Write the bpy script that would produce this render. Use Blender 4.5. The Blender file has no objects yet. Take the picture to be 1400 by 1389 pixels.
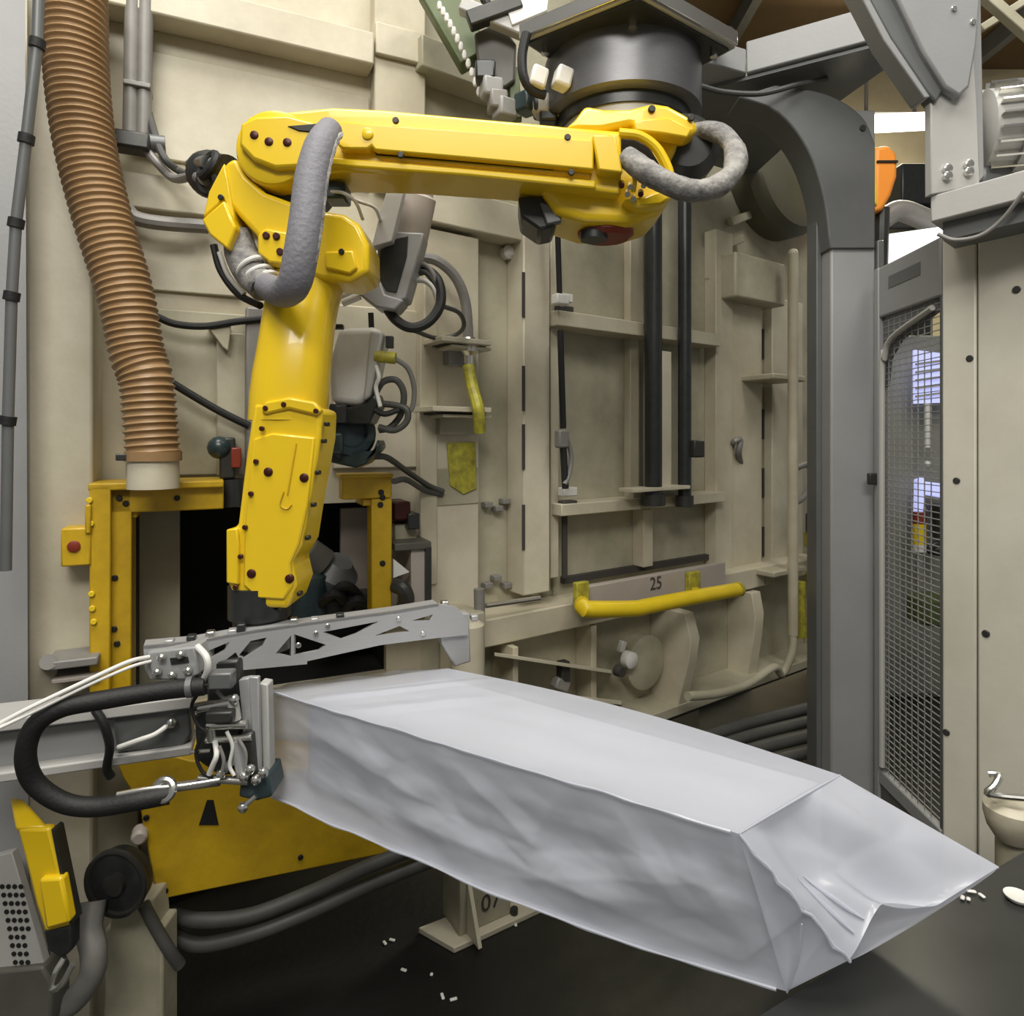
import bpy, bmesh, math, random
from mathutils import Vector, Matrix, noise
random.seed(7)
C = bpy.context.scene.collection
sc = bpy.context.scene

# ------------------------------------------------------------------ camera, world, lights, exposure
H = 2.5                       # eye height
FPX, CX, HY = 900.0, 700.0, 600.0
cam_d = bpy.data.cameras.new('camera'); cam = bpy.data.objects.new('camera', cam_d); C.objects.link(cam)
cam.location = (0, 0, H); cam.rotation_euler = (math.pi/2, 0, 0)
cam_d.sensor_fit = 'HORIZONTAL'; cam_d.sensor_width = 36.0; cam_d.lens = 36.0*FPX/1400
cam_d.shift_y = -(694.5-HY)/1400; cam_d.clip_start = 0.05
sc.camera = cam
w = bpy.data.worlds.new('hall_light'); sc.world = w; w.use_nodes = True
w.node_tree.nodes['Background'].inputs[0].default_value = (1.0, 0.99, 0.94, 1)
w.node_tree.nodes['Background'].inputs[1].default_value = 0.20
def area(name, loc, rot, sx, sy, power, col=(1, .97, .90)):
    l = bpy.data.lights.new(name, 'AREA'); l.shape = 'RECTANGLE'; l.size = sx; l.size_y = sy
    l.energy = power; l.color = col
    o = bpy.data.objects.new(name, l); C.objects.link(o); o.location = loc; o.rotation_euler = rot; return o
R_ = math.radians
area('offscreen_lamp', (-0.7, 0.7, 8.2), (R_(4), R_(-4), 0), 3.4, 2.0, 335)
area('offscreen_lamp', (-0.3, -2.8, 6.8), (R_(36), 0, 0), 3.8, 1.4, 285)  # fill lamp added behind the camera to light the faces turned to it
area('offscreen_lamp', (3.2, 0.8, 8.2), (R_(6), R_(8), 0), 1.4, 2.4, 150)
area('hall_lamp', (4.9, 8.6, 7.6), (R_(-25), 0, 0), 2.6, 1.2, 420, (1, .92, .72))
vs = sc.view_settings; vs.view_transform = 'Standard'; vs.look = 'None'; vs.gamma = 1.0; vs.exposure = 0.0
vs.use_curve_mapping = False
sc.cycles.max_bounces = 8; sc.cycles.transparent_max_bounces = 12

# ------------------------------------------------------------------ materials
MATS = {}
def mat(name, col, rough=.5, metal=0.0, noise_amt=0.0, noise_scale=6.0, col2=None, bump=0.0, bump_scale=40, spec=.5, coat=0.0, stretch=None):
    m = bpy.data.materials.new(name); m.use_nodes = True
    nt = m.node_tree; b = nt.nodes['Principled BSDF']
    b.inputs['Roughness'].default_value = rough; b.inputs['Metallic'].default_value = metal
    b.inputs['Base Color'].default_value = (*col, 1); b.inputs['Specular IOR Level'].default_value = spec
    b.inputs['Coat Weight'].default_value = coat
    if noise_amt or bump:
        tc = nt.nodes.new('ShaderNodeNewGeometry'); mp = nt.nodes.new('ShaderNodeMapping')
        nt.links.new(tc.outputs['Position'], mp.inputs['Vector'])
        if stretch: mp.inputs['Scale'].default_value = stretch
    if noise_amt:
        n = nt.nodes.new('ShaderNodeTexNoise'); n.inputs['Scale'].default_value = noise_scale
        n.inputs['Detail'].default_value = 6; n.inputs['Roughness'].default_value = .65
        nt.links.new(mp.outputs[0], n.inputs['Vector'])
        r = nt.nodes.new('ShaderNodeValToRGB')
        r.color_ramp.elements[0].position = .38; r.color_ramp.elements[1].position = .68
        c2 = col2 or tuple(c*.55 for c in col)
        r.color_ramp.elements[0].color = (*col, 1)
        r.color_ramp.elements[1].color = (*[a*(1-noise_amt)+b_*noise_amt for a, b_ in zip(col, c2)], 1)
        nt.links.new(n.outputs['Fac'], r.inputs['Fac']); nt.links.new(r.outputs[0], b.inputs['Base Color'])
    if bump:
        n2 = nt.nodes.new('ShaderNodeTexNoise'); n2.inputs['Scale'].default_value = bump_scale
        nt.links.new(mp.outputs[0], n2.inputs['Vector'])
        bp = nt.nodes.new('ShaderNodeBump'); bp.inputs['Strength'].default_value = bump; bp.inputs['Distance'].default_value = .01
        nt.links.new(n2.outputs['Fac'], bp.inputs['Height']); nt.links.new(bp.outputs[0], b.inputs['Normal'])
    MATS[name] = m; return m
def emit(name, col, s):
    m = bpy.data.materials.new(name); m.use_nodes = True; nt = m.node_tree
    b = nt.nodes['Principled BSDF']; b.inputs['Base Color'].default_value = (*col, 1)
    b.inputs['Emission Color'].default_value = (*col, 1); b.inputs['Emission Strength'].default_value = s
    MATS[name] = m; return m

CREAM = mat('cream_paint', (.575, .53, .405), .45, 0, .7, 1.5, (.36, .31, .21), .12, 25)
CREAM2 = mat('cream_paint_grimy', (.47, .438, .325), .5, 0, .75, 2.0, (.25, .23, .155), .12, 25)
CREAM3 = mat('cream_paint_pale', (.61, .565, .44), .45, 0, .6, 2.2, (.40, .35, .25), .1, 30)
YEL = mat('robot_yellow', (.80, .545, .012), .28, 0, .12, 5, (.62, .36, .01), coat=.25)
YELF = mat('guard_yellow', (.62, .395, .012), .42, 0, .6, 5, (.36, .22, .012), .1, 40)
YELH = mat('rail_yellow', (.80, .58, .015), .4, 0, .2, 9)
YELG = mat('cable_yellow', (.46, .42, .04), .5, 0, .8, 22, (.16, .14, .03))
BLACK = mat('black_rubber', (.009, .009, .009), .62, 0, 0, bump=.15, bump_scale=90)
DARK = mat('dark_steel', (.035, .036, .034), .4, .3, .5, 6, (.07, .065, .055))
BLKM = mat('black_motor', (.018, .02, .02), .35, 0, .3, 20, (.05, .05, .05))
TEAL = mat('dark_teal', (.018, .035, .038), .3, 0, .5, 12, (.06, .08, .085))
GREYP = mat('grey_paint', (.30, .30, .30), .4, 0, .3, 3, (.22, .22, .22), .05, 60)
GREYL = mat('light_grey_paint', (.45, .44, .42), .4, 0, .3, 3, (.33, .33, .31), .05, 60)
GREYD = mat('deep_grey_paint', (.13, .135, .135), .4, .2, .3, 4, (.2, .2, .2))
ALU = mat('brushed_aluminium', (.44, .44, .44), .38, .35, .3, 25, (.36, .36, .37), stretch=(1, 1, 8))
CHROME = mat('bright_steel', (.72, .71, .67), .22, .95)
DRUM = mat('turned_steel', (.15, .15, .158), .42, .7, .2, 30, (.27, .27, .28), stretch=(1, 1, 12))
SLEEVE = mat('grey_fabric', (.20, .195, .22), .65, 0, .35, 10, (.17, .17, .19), .3, 60)
SLEEVE2 = mat('dusty_fabric', (.33, .315, .29), .7, 0, 1.0, 14, (.07, .07, .08), .5, 50)
DUCT = mat('brown_duct', (.34, .21, .10), .42, 0, .5, 6, (.25, .145, .06))
BOLT = mat('bolt_dark', (.055, .012, .008), .4, .4)
BOLTB = mat('bolt_black', (.02, .018, .014), .4, .3)
RED = mat('red_cap', (.22, .03, .012), .4)
ORANGE = mat('orange_cover', (.90, .30, .035), .4)
PIPE = mat('grey_conduit', (.25, .24, .225), .5, .15, .3, 12)
PIPED = mat('dark_hose', (.06, .06, .055), .5, 0, .4, 8, (.10, .10, .09))
WHITE = mat('white_plastic', (.74, .73, .69), .4, 0, .2, 8)
PLATE = mat('plate_grey_pink', (.42, .37, .33), .5, 0, .4, 5, (.33, .30, .25))
FLOORM = mat('stained_shaded_concrete', (.035, .034, .022), .55, 0, .95, 1.1, (.012, .012, .010), .25, 18)
nt = FLOORM.node_tree            # shade under the machine, painted in as a near-black patch
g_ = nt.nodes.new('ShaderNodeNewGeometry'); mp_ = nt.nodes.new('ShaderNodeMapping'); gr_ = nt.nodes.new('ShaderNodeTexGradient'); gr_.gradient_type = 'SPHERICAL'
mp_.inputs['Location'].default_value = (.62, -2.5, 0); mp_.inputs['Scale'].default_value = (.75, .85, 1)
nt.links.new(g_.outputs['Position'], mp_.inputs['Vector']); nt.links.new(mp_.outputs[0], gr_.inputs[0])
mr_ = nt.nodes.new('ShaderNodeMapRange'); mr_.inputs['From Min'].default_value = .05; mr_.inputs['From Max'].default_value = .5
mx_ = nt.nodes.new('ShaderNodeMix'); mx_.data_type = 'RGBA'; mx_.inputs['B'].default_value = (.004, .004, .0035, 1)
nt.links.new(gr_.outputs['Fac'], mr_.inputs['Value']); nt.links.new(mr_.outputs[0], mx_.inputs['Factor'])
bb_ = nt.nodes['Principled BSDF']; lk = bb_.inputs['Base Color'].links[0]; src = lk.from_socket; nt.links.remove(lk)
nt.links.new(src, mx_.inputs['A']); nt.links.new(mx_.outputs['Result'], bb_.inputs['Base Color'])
TABLEM = mat('dark_table_steel', (.028, .029, .027), .34, .2, .5, 2.5, (.05, .05, .048))
ROOFM = mat('brown_roof', (.16, .095, .035), .6, 0, .5, 1.5, (.09, .055, .02))
HALLW = mat('hall_wall_yellow', (.82, .70, .43), .6, 0, .2, 2)
HALLG = mat('hall_cabinet_grey', (.26, .26, .225), .5, 0, .5, 1.5, (.19, .19, .16))
CABM = mat('cabinet_stone_paint', (.60, .575, .49), .42, 0, .4, 1.8, (.40, .37, .30), .06, 30)
GREEN = mat('green_strut', (.10, .135, .045), .5, 0, .5, 6, (.05, .06, .03))
INK = mat('ink', (.05, .045, .04), .7)
VOID = mat('hollow_shade_black', (.008, .008, .007), .7)  # near-black that paints in the shade of hollows and under the machine
CAVG = mat('cavity_grey', (.105, .10, .085), .5, 0, .5, 4, (.06, .055, .045))
GLOW = emit('daylight_glass', (.50, .54, .95), .75)
TUBE = emit('lamp_tube', (1, .95, .85), 6.0)
SKYG = emit('white_glass', (.95, .97, 1.0), 1.1)
def film_mat():
    m = bpy.data.materials.new('clear_white_film'); m.use_nodes = True; nt = m.node_tree
    b = nt.nodes['Principled BSDF']; out = nt.nodes['Material Output']
    b.inputs['Base Color'].default_value = (.64, .66, .74, 1); b.inputs['Roughness'].default_value = .30
    b.inputs['Specular IOR Level'].default_value = .6; b.inputs['Coat Weight'].default_value = .3; b.inputs['Coat Roughness'].default_value = .1
    tr = nt.nodes.new('ShaderNodeBsdfTranslucent'); tr.inputs[0].default_value = (.78, .81, .88, 1)
    tp = nt.nodes.new('ShaderNodeBsdfTransparent')
    m1 = nt.nodes.new('ShaderNodeMixShader'); m1.inputs[0].default_value = .25
    m2 = nt.nodes.new('ShaderNodeMixShader'); m2.inputs[0].default_value = .30
    nt.links.new(b.outputs[0], m1.inputs[1]); nt.links.new(tr.outputs[0], m1.inputs[2])
    nt.links.new(m1.outputs[0], m2.inputs[1]); nt.links.new(tp.outputs[0], m2.inputs[2])
    nt.links.new(m2.outputs[0], out.inputs['Surface'])
    g = nt.nodes.new('ShaderNodeNewGeometry'); n = nt.nodes.new('ShaderNodeTexNoise'); n.inputs['Scale'].default_value = 11
    n.inputs['Detail'].default_value = 3
    bp = nt.nodes.new('ShaderNodeBump'); bp.inputs['Strength'].default_value = .12; bp.inputs['Distance'].default_value = .02
    nt.links.new(g.outputs['Position'], n.inputs['Vector']); nt.links.new(n.outputs['Fac'], bp.inputs['Height'])
    nt.links.new(bp.outputs[0], b.inputs['Normal'])
    return m
FILM = film_mat()
OLIVE = mat('dark_olive_paint', (.105, .10, .068), .5, 0, .5, 3, (.07, .065, .045))
BLOCK = mat('pale_block', (.58, .585, .61), .6, 0, .2, 4)

# ------------------------------------------------------------------ geometry helpers
def P(px, py, d):
    return Vector(((px-CX)/FPX*d, d, H-(py-HY)/FPX*d))
class Frame:
    """A vertical plane: origin, horizontal direction u, normal n towards the viewer's side."""
    def __init__(s, o, u):
        s.o = Vector(o); s.u = Vector(u).normalized(); s.n = Vector((s.u.y, -s.u.x, 0))
    def at(s, px, py, off=0):
        r = Vector(((px-CX)/FPX, 1, -(py-HY)/FPX)); c = Vector((0, 0, H))
        t = ((s.o-c).dot(s.n)+off)/r.dot(s.n); return c+r*t
    def w(s, u, z, off): return Vector((s.o.x, s.o.y, 0))+s.u*u+s.n*off+Vector((0, 0, z))
    def uz(s, px, py, off=0):
        p = s.at(px, py, off); return ((p-s.o).dot(s.u), p.z)
def zp(vp, p0, z0, p1): return z0*(vp-p0)/(vp-p1)
VPA, VPB = 2700.0, 1950.0
A = Frame(P(210, 600, 2.9), ((VPA-CX)/FPX, 1, 0))
ZB = zp(VPA, 210, 2.9, 575)
B = Frame(P(575, 600, ZB), ((VPB-CX)/FPX, 1, 0))
def F(d): return Frame((0, d, H), (1, 0, 0))

def catmull(pts, k=6):
    pts = [Vector(p) for p in pts]
    if len(pts) < 3: return pts
    out = []
    for i in range(len(pts)-1):
        p0 = pts[i-1] if i else pts[0]*2-pts[1]
        p1, p2 = pts[i], pts[i+1]
        p3 = pts[i+2] if i+2 < len(pts) else pts[-1]*2-pts[-2]
        for j in range(k):
            t = j/k
            out.append(.5*((2*p1)+(p2-p0)*t+(2*p0-5*p1+4*p2-p3)*t*t+(3*p1-p0-3*p2+p3)*t**3))
    out.append(pts[-1]); return out

class MB:
    def __init__(s): s.v = []; s.f = []
    def add(s, vs_, fs):
        k = len(s.v); s.v += [Vector(p) for p in vs_]; s.f += [tuple(i+k for i in f) for f in fs]; return s
    def hexa(s, p):   # 8 corners: 4 front ring then 4 back ring
        return s.add(p, [(0, 1, 2, 3), (7, 6, 5, 4), (0, 4, 5, 1), (1, 5, 6, 2), (2, 6, 7, 3), (3, 7, 4, 0)])
    def ext(s, ring, vec):
        n = len(ring); vec = Vector(vec)
        return s.add([*ring, *[Vector(p)+vec for p in ring]], [tuple(range(n)), tuple(range(2*n-1, n-1, -1))] +
                     [(i, i+n, (i+1) % n+n, (i+1) % n) for i in range(n)])
    def prism(s, fr, poly, o0, o1):     # outline on the plane at o0, carried straight back to o1
        return s.ext([fr.at(x, y, o0) for x, y in poly], fr.n*(o1-o0))
    def frust(s, fr, poly, o0, o1, k):  # as prism, the front ring shrunk by k metres-ish factor about its centre
        r0 = [fr.at(x, y, o0) for x, y in poly]; c = sum(r0, Vector())/len(r0)
        fr_ = [c+(p-c)*k for p in r0]; bk = [p+fr.n*(o1-o0) for p in r0]; n = len(r0)
        return s.add(fr_+bk, [tuple(range(n)), tuple(range(2*n-1, n-1, -1))]+[(i, i+n, (i+1) % n+n, (i+1) % n) for i in range(n)])
    def box(s, fr, x0, y0, x1, y1, o0, o1):
        u0 = fr.uz(x0, y0, o0)[0]; u1 = fr.uz(x1, y0, o0)[0]; xm = (x0+x1)/2
        z0 = fr.uz(xm, y0, o0)[1]; z1 = fr.uz(xm, y1, o0)[1]
        return s.buz(fr, u0, u1, z0, z1, o0, o1)
    def buz(s, fr, u0, u1, z0, z1, o0, o1):
        return s.hexa([fr.w(u0, z0, o0), fr.w(u1, z0, o0), fr.w(u1, z1, o0), fr.w(u0, z1, o0),
                       fr.w(u0, z0, o1), fr.w(u1, z0, o1), fr.w(u1, z1, o1), fr.w(u0, z1, o1)])
    def bar(s, p0, p1, wdt, hgt, up=(0, 0, 1)):
        p0, p1 = Vector(p0), Vector(p1); d = (p1-p0).normalized(); up = Vector(up)
        sd = d.cross(up).normalized(); up = sd.cross(d).normalized()
        q = [sd*wdt/2+up*hgt/2, -sd*wdt/2+up*hgt/2, -sd*wdt/2-up*hgt/2, sd*wdt/2-up*hgt/2]
        return s.hexa([p0+a for a in q]+[p1+a for a in q])
    def cb(s, c, sx, sy, sz, rz=0.0, ry=0.0, rx=0.0):
        m = Matrix.Translation(Vector(c)) @ Matrix.Rotation(rz, 4, 'Z') @ Matrix.Rotation(ry, 4, 'Y') @ Matrix.Rotation(rx, 4, 'X')
        x, y, z = sx/2, sy/2, sz/2
        return s.hexa([m @ Vector(p) for p in [(-x, -y, z), (x, -y, z), (x, -y, -z), (-x, -y, -z), (-x, y, z), (x, y, z), (x, y, -z), (-x, y, -z)]])
    def tube(s, pts, r, n=10, k=5, caps=True, flat=1.0, smooth=True):
        rr = r if isinstance(r, (list, tuple)) else None
        pp = catmull(pts, k) if smooth else [Vector(p) for p in pts]
        m = len(pp); t0 = (pp[1]-pp[0]).normalized()
        a = t0.orthogonal().normalized(); rings = []
        for i, p in enumerate(pp):
            t = (pp[min(i+1, m-1)]-pp[max(i-1, 0)]).normalized()
            a = (a-t*a.dot(t)).normalized(); b = t.cross(a)
            if rr:
                q = i/(m-1)*(len(rr)-1); j = min(int(q), len(rr)-2); ri = rr[j]*(1-(q-j))+rr[j+1]*(q-j)
            else: ri = r
            rings.append([p+(a*math.cos(2*math.pi*h/n)+b*math.sin(2*math.pi*h/n)*flat)*ri for h in range(n)])
        vs_ = [p for g in rings for p in g]
        fs = [(i*n+h, i*n+(h+1) % n, (i+1)*n+(h+1) % n, (i+1)*n+h) for i in range(m-1) for h in range(n)]
        if caps: fs += [tuple(range(n-1, -1, -1)), tuple(range((m-1)*n, m*n))]
        return s.add(vs_, fs)
    def cyl(s, p0, p1, r0, r1=None, n=24):
        r1 = r0 if r1 is None else r1
        return s.tube([p0, p1], [r0, r1], n, smooth=False)
    def lathe(s, p0, axis, prof, n=28):   # prof: list of (distance along the axis, radius)
        ax = Vector(axis).normalized(); a = ax.orthogonal().normalized(); b = ax.cross(a); p0 = Vector(p0)
        vs_ = [p0+ax*h+(a*math.cos(2*math.pi*i/n)+b*math.sin(2*math.pi*i/n))*r for h, r in prof for i in range(n)]
        m = len(prof)
        fs = [(j*n+i, j*n+(i+1) % n, (j+1)*n+(i+1) % n, (j+1)*n+i) for j in range(m-1) for i in range(n)]
        return s.add(vs_, fs+[tuple(range(n-1, -1, -1)), tuple(range((m-1)*n, m*n))])
    def torus(s, c, axis, R, r, n=28, k=8):
        ax = Vector(axis).normalized(); a = ax.orthogonal().normalized(); b = ax.cross(a); c = Vector(c); vs_ = []
        for i in range(n):
            t = 2*math.pi*i/n; d = a*math.cos(t)+b*math.sin(t)
            vs_ += [c+d*(R+r*math.cos(2*math.pi*j/k))+ax*r*math.sin(2*math.pi*j/k) for j in range(k)]
        return s.add(vs_, [(i*k+j, ((i+1) % n)*k+j, ((i+1) % n)*k+(j+1) % k, i*k+(j+1) % k) for i in range(n) for j in range(k)])
    def ball(s, c, r, n=12, sc_=(1, 1, 1)):
        c = Vector(c); m = n//2+1; vs_ = []
        for j in range(m):
            t = math.pi*(j+.001)/(m-1+.002)
            vs_ += [c+Vector((r*sc_[0]*math.sin(t)*math.cos(2*math.pi*i/n), r*sc_[1]*math.sin(t)*math.sin(2*math.pi*i/n), r*sc_[2]*math.cos(t))) for i in range(n)]
        return s.add(vs_, [(j*n+i, j*n+(i+1) % n, (j+1)*n+(i+1) % n, (j+1)*n+i) for j in range(m-1) for i in range(n)])

WL = {}      # world location of each object made here
def obj(name, mb, material, parent=None, bev=0.0, smooth=True, label=None, recalc=True, seg=2):
    if isinstance(mb, MB):
        vv = mb.v; lo = Vector([min(p[i] for p in vv) for i in range(3)]); hi = Vector([max(p[i] for p in vv) for i in range(3)])
        c = (lo+hi)/2
        me = bpy.data.meshes.new(name); me.from_pydata([p-c for p in vv], [], mb.f)
        if recalc:
            bm = bmesh.new(); bm.from_mesh(me); bmesh.ops.recalc_face_normals(bm, faces=bm.faces); bm.to_mesh(me); bm.free()
        if smooth:
            me.polygons.foreach_set('use_smooth', [True]*len(me.polygons)); me.set_sharp_from_angle(angle=math.radians(35))
        me.materials.append(material); o = bpy.data.objects.new(name, me)
    C.objects.link(o)
    base = WL[parent.name] if parent else Vector((0, 0, 0))
    o.location = c-base; WL[o.name] = c
    if parent: o.parent = parent
    if bev:
        b = o.modifiers.new('edge', 'BEVEL'); b.width = bev; b.segments = seg; b.limit_method = 'ANGLE'; b.angle_limit = math.radians(40)
        b.harden_normals = False
    if label: o['label'] = label
    return o
THINGS = []
def thing(name, label, cat, group=None):
    o = bpy.data.objects.new(name, None); C.objects.link(o); o['label'] = label; o['category'] = cat
    o.empty_display_size = .05
    if group: o['group'] = group
    WL[o.name] = Vector((0, 0, 0)); THINGS.append(o); return o
def tag(o, label, cat, group=None):
    o['label'] = label; o['category'] = cat
    if group: o['group'] = group
    return o
def struct(o, label):
    o['kind'] = 'structure'; o['label'] = label; return o
def again(o, delta, parent, bname=None):      # a further part with the same mesh, moved by delta
    c = o.copy(); C.objects.link(c); c.parent = parent; c.location = o.location+Vector(delta)
    WL[c.name] = WL[o.name]+Vector(delta); return c
def bolts(fr, pts, off, rpx, material, parent, name='bolt', hh=.006):
    """Cap screws standing on a plane, one part each, sharing one mesh."""
    first = None
    for (x, y) in pts:
        p = fr.at(x, y, off); r = rpx*abs(p.y)/FPX
        if first is None:
            first = obj(name, MB().lathe(p-fr.n*.004, fr.n, [(0, r), (hh+.002, r), (hh+.004, r*.8)], 12), material, parent); p0 = p
        else: again(first, p-p0, parent)
def finish_things():
    bpy.context.view_layer.update()
    for t in THINGS:
        lo = Vector((1e9,)*3); hi = -lo
        for o in t.children_recursive:
            if o.type in ('MESH', 'FONT'):
                for k in o.bound_box:
                    p = o.matrix_world @ Vector(k)
                    lo = Vector(map(min, lo, p)); hi = Vector(map(max, hi, p))
        if lo.x > 1e8: continue
        d = Vector(((lo.x+hi.x)/2, (lo.y+hi.y)/2, lo.z)); t.location = d
        for o in t.children: o.location = o.location-d
# ------------------------------------------------------------------ setting: floor, hall, machine walls
ZT = H+2.9
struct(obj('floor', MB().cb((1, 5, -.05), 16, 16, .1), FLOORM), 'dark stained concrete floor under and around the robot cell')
ceil_ = struct(obj('ceiling', MB().cb((3, 8, 9.3), 16, 12, .1), ROOFM), 'brown hall roof high above the robot cell')
hall = struct(obj('wall_back', MB().cb((4, 12.1, 4.6), 24, .15, 9.3), HALLW), 'yellow lit hall wall far behind the grey columns')
for i in range(7):
    obj('roof_purlin', MB().cb((-3+i*2.2, 8, 9.08), .14, 12, .3), GREYD, ceil_)
zb = H-1.95
u = lambda fr, px: fr.uz(px, 600, 0)[0]
zz = lambda fr, px, py, off=0: fr.uz(px, py, off)[1]
uL, u0, u1, uR = u(A, -120), u(A, 184), u(A, 528), u(A, 575)
zh1, zh0 = zz(A, 350, 692), zz(A, 350, 945)
m = MB()
m.buz(A, uL, u0, ZT, zb, 0, -.05).buz(A, u1, uR, ZT, zb, 0, -.05).buz(A, u0, u1, ZT, zh1, 0, -.05).buz(A, u0, u1, zh0, zb, 0, -.05)
wl = struct(obj('wall_left', m, CREAM), 'cream painted steel machine wall behind the yellow robot')
obj('column', MB().box(A, 33, 0, 128, 600, .22, 0).buz(A, u(A, 60), u(A, 120), ZT, .0, .10, .005), CREAM3, wl, .012) if 0 else None
cu0, cu1 = A.uz(36, 600, .24)[0], A.uz(127, 600, .24)[0]
obj('column', MB().buz(A, cu0, cu1, ZT, 0, .24, .001), CREAM3, wl, .012)
obj('column', MB().buz(A, A.uz(512, 600, .1)[0], uR-.002, ZT, zz(A, 540, 262), .10, .001), CREAM, wl, .008)
obj('stiffener', MB().buz(A, A.uz(128, 600, .14)[0], A.uz(512, 600, .14)[0], zz(A, 450, 28, .14), zz(A, 450, 74, .14), .14, .001), CREAM3, wl, .01)
obj('stiffener', MB().buz(A, A.uz(128, 600, .10)[0], A.uz(400, 600, .10)[0], zz(A, 250, 243, .1), zz(A, 250, 292, .1), .10, .001), CREAM, wl, .01)
obj('stiffener', MB().buz(A, A.uz(512, 600, .10)[0], A.uz(574, 600, .10)[0], zz(A, 540, 35, .13), zz(A, 540, 78, .13), .13, .101), CREAM3, wl, .006)
obj('access_panel', MB().box(A, 178, 300, 330, 400, .02, .001), CREAM3, wl, .006)
obj('access_panel', MB().box(A, 172, 425, 352, 650, .02, .001), CREAM2, wl, .006)
obj('access_panel', MB().box(A, 185, 98, 505, 236, .02, .001), CREAM3, wl, .006)
obj('access_panel', MB().box(A, 455, 420, 570, 640, .025, .001), CREAM3, wl, .006)
# recess behind the yellow guard frame
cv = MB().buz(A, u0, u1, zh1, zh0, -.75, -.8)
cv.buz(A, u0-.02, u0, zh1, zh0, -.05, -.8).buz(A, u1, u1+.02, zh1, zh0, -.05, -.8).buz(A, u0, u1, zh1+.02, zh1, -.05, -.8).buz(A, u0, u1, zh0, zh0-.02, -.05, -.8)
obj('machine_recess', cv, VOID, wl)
obj('recess_panel', MB().box(A, 186, 694, 246, 935, -.2, -.24), CREAM2, wl, .004)
obj('recess_panel', MB().box(A, 466, 694, 512, 830, -.2, -.24), PLATE, wl, .004)

# right-hand machine wall, running away to the right
uB1 = B.uz(1150, 600)[0]
m = MB().buz(B, 0, uB1, ZT, H-1.50, 0, -.06)
wb = struct(obj('wall_right', m, CREAM2), 'cream machine front wall with ribbed frames running back to the right')
ub = lambda px, off=0: B.uz(px, 600, off)[0]
zbb = lambda px, py, off=0: B.uz(px, py, off)[1]
def wbox(name, x0, y0, x1, y1, o, mt, bev=.008, back=.001, par=None, fn=None):
    m = MB().box(B, x0, y0, x1, y1, o, back); return obj(name, m, mt, par or wb, bev)
wbox('beam', 577, 268, 745, 318, .14, CREAM3)
wbox('beam', 577, 70, 700, 112, .16, CREAM2)
wbox('post', 580, 318, 655, 842, .10, CREAM3)
wbox('post', 716, 318, 752, 812, .16, CREAM3)
wbox('panel', 575, 440, 598, 800, .115, CREAM, .004, .101)
for y in (372, 500, 580, 690): wbox('slot', 714, y, 718, y+62, .165, INK, 0, .161)
obj('knob', MB().lathe(B.at(690, 347, 0), B.n, [(0, .035), (.05, .04), (.07, .02)], 16), WHITE, wb)
wbox('lock_plate', 592, 640, 655, 690, .106, CREAM2, .004, .101)
for x, y in ((666, 690), (680, 695), (690, 685), (678, 790), (692, 800), (666, 800)):
    obj('pipe_clamp', MB().cb(B.at(x, y, .03), .05, .05, .03, .6), PIPE, wb, .004)
# stiffening on the far right of the door
wbox('post', 1056, 410, 1098, 782, .08, CREAM3)
wbox('post', 1000, 395, 1042, 785, .10, CREAM)
wbox('junction_box', 1006, 352, 1074, 412, .24, CREAM2, .015)
for y in (450, 560, 640, 720): wbox('slot', 1043, y, 1047, y+40, .012, INK, 0, .001)
for x, y in ((1000, 332), (980, 380), (1010, 300)):
    obj('wall_fitting', MB().bar(B.at(x-12, y+4, .05), B.at(x+14, y-6, .05), .05, .06), CREAM2, wb, .01)
obj('hook_fitting', MB().tube([B.at(1000, 612, .05), B.at(1003, 604, .14), B.at(1012, 602, .16), B.at(1010, 620, .14), B.at(1014, 640, .04)], .022), PIPE, wb)
# large worn disc plate and arch at the top right, in the shade of the beams
obj('round_cover', MB().lathe(B.at(1052, 232, .002), B.n, [(0, .56), (.16, .56), (.24, .50), (.28, .36)], 40), OLIVE, wb)

# ------------------------------------------------------------------ ribbed lift door in the right wall
d = thing('lift_door', 'cream ribbed steel lift door with two shelves between the pale posts', 'door')
m = MB().box(B, 757, 316, 998, 800, .02, .001); obj('door_sheet', m, CREAM2, d, .004)
obj('door_rib', MB().box(B, 762, 440, 985, 459, .19, .02), CREAM, d, .005)
obj('door_rib', MB().box(B, 768, 681, 993, 696, .19, .02), CREAM, d, .005)
obj('door_rib', MB().box(B, 880, 696, 893, 775, .12, .02), CREAM, d, .005)
obj('door_rib', MB().box(B, 862, 316, 880, 440, .08, .02), CREAM, d, .005)
obj('door_rib', MB().box(B, 862, 459, 874, 681, .08, .02), CREAM, d, .005)
obj('door_edge', MB().box(B, 979, 316, 1002, 800, .12, .02), CREAM, d, .005)
obj('door_edge', MB().box(B, 753, 316, 764, 790, .10, .02), CREAM, d, .004)
obj('seal_strip', MB().box(B, 772, 772, 992, 780, .06, .02), INK, d)
obj('seal_strip', MB().box(B, 770, 705, 776, 790, .115, .10), INK, d)
for k, (x, y) in enumerate(((770, 408), (771, 425), (776, 672), (776, 690))):
    obj('hinge_block', MB().cb(B.at(x, y, .15), .10, .06, .05, .6), WHITE if k % 2 == 0 else INK, d, .006)

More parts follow.
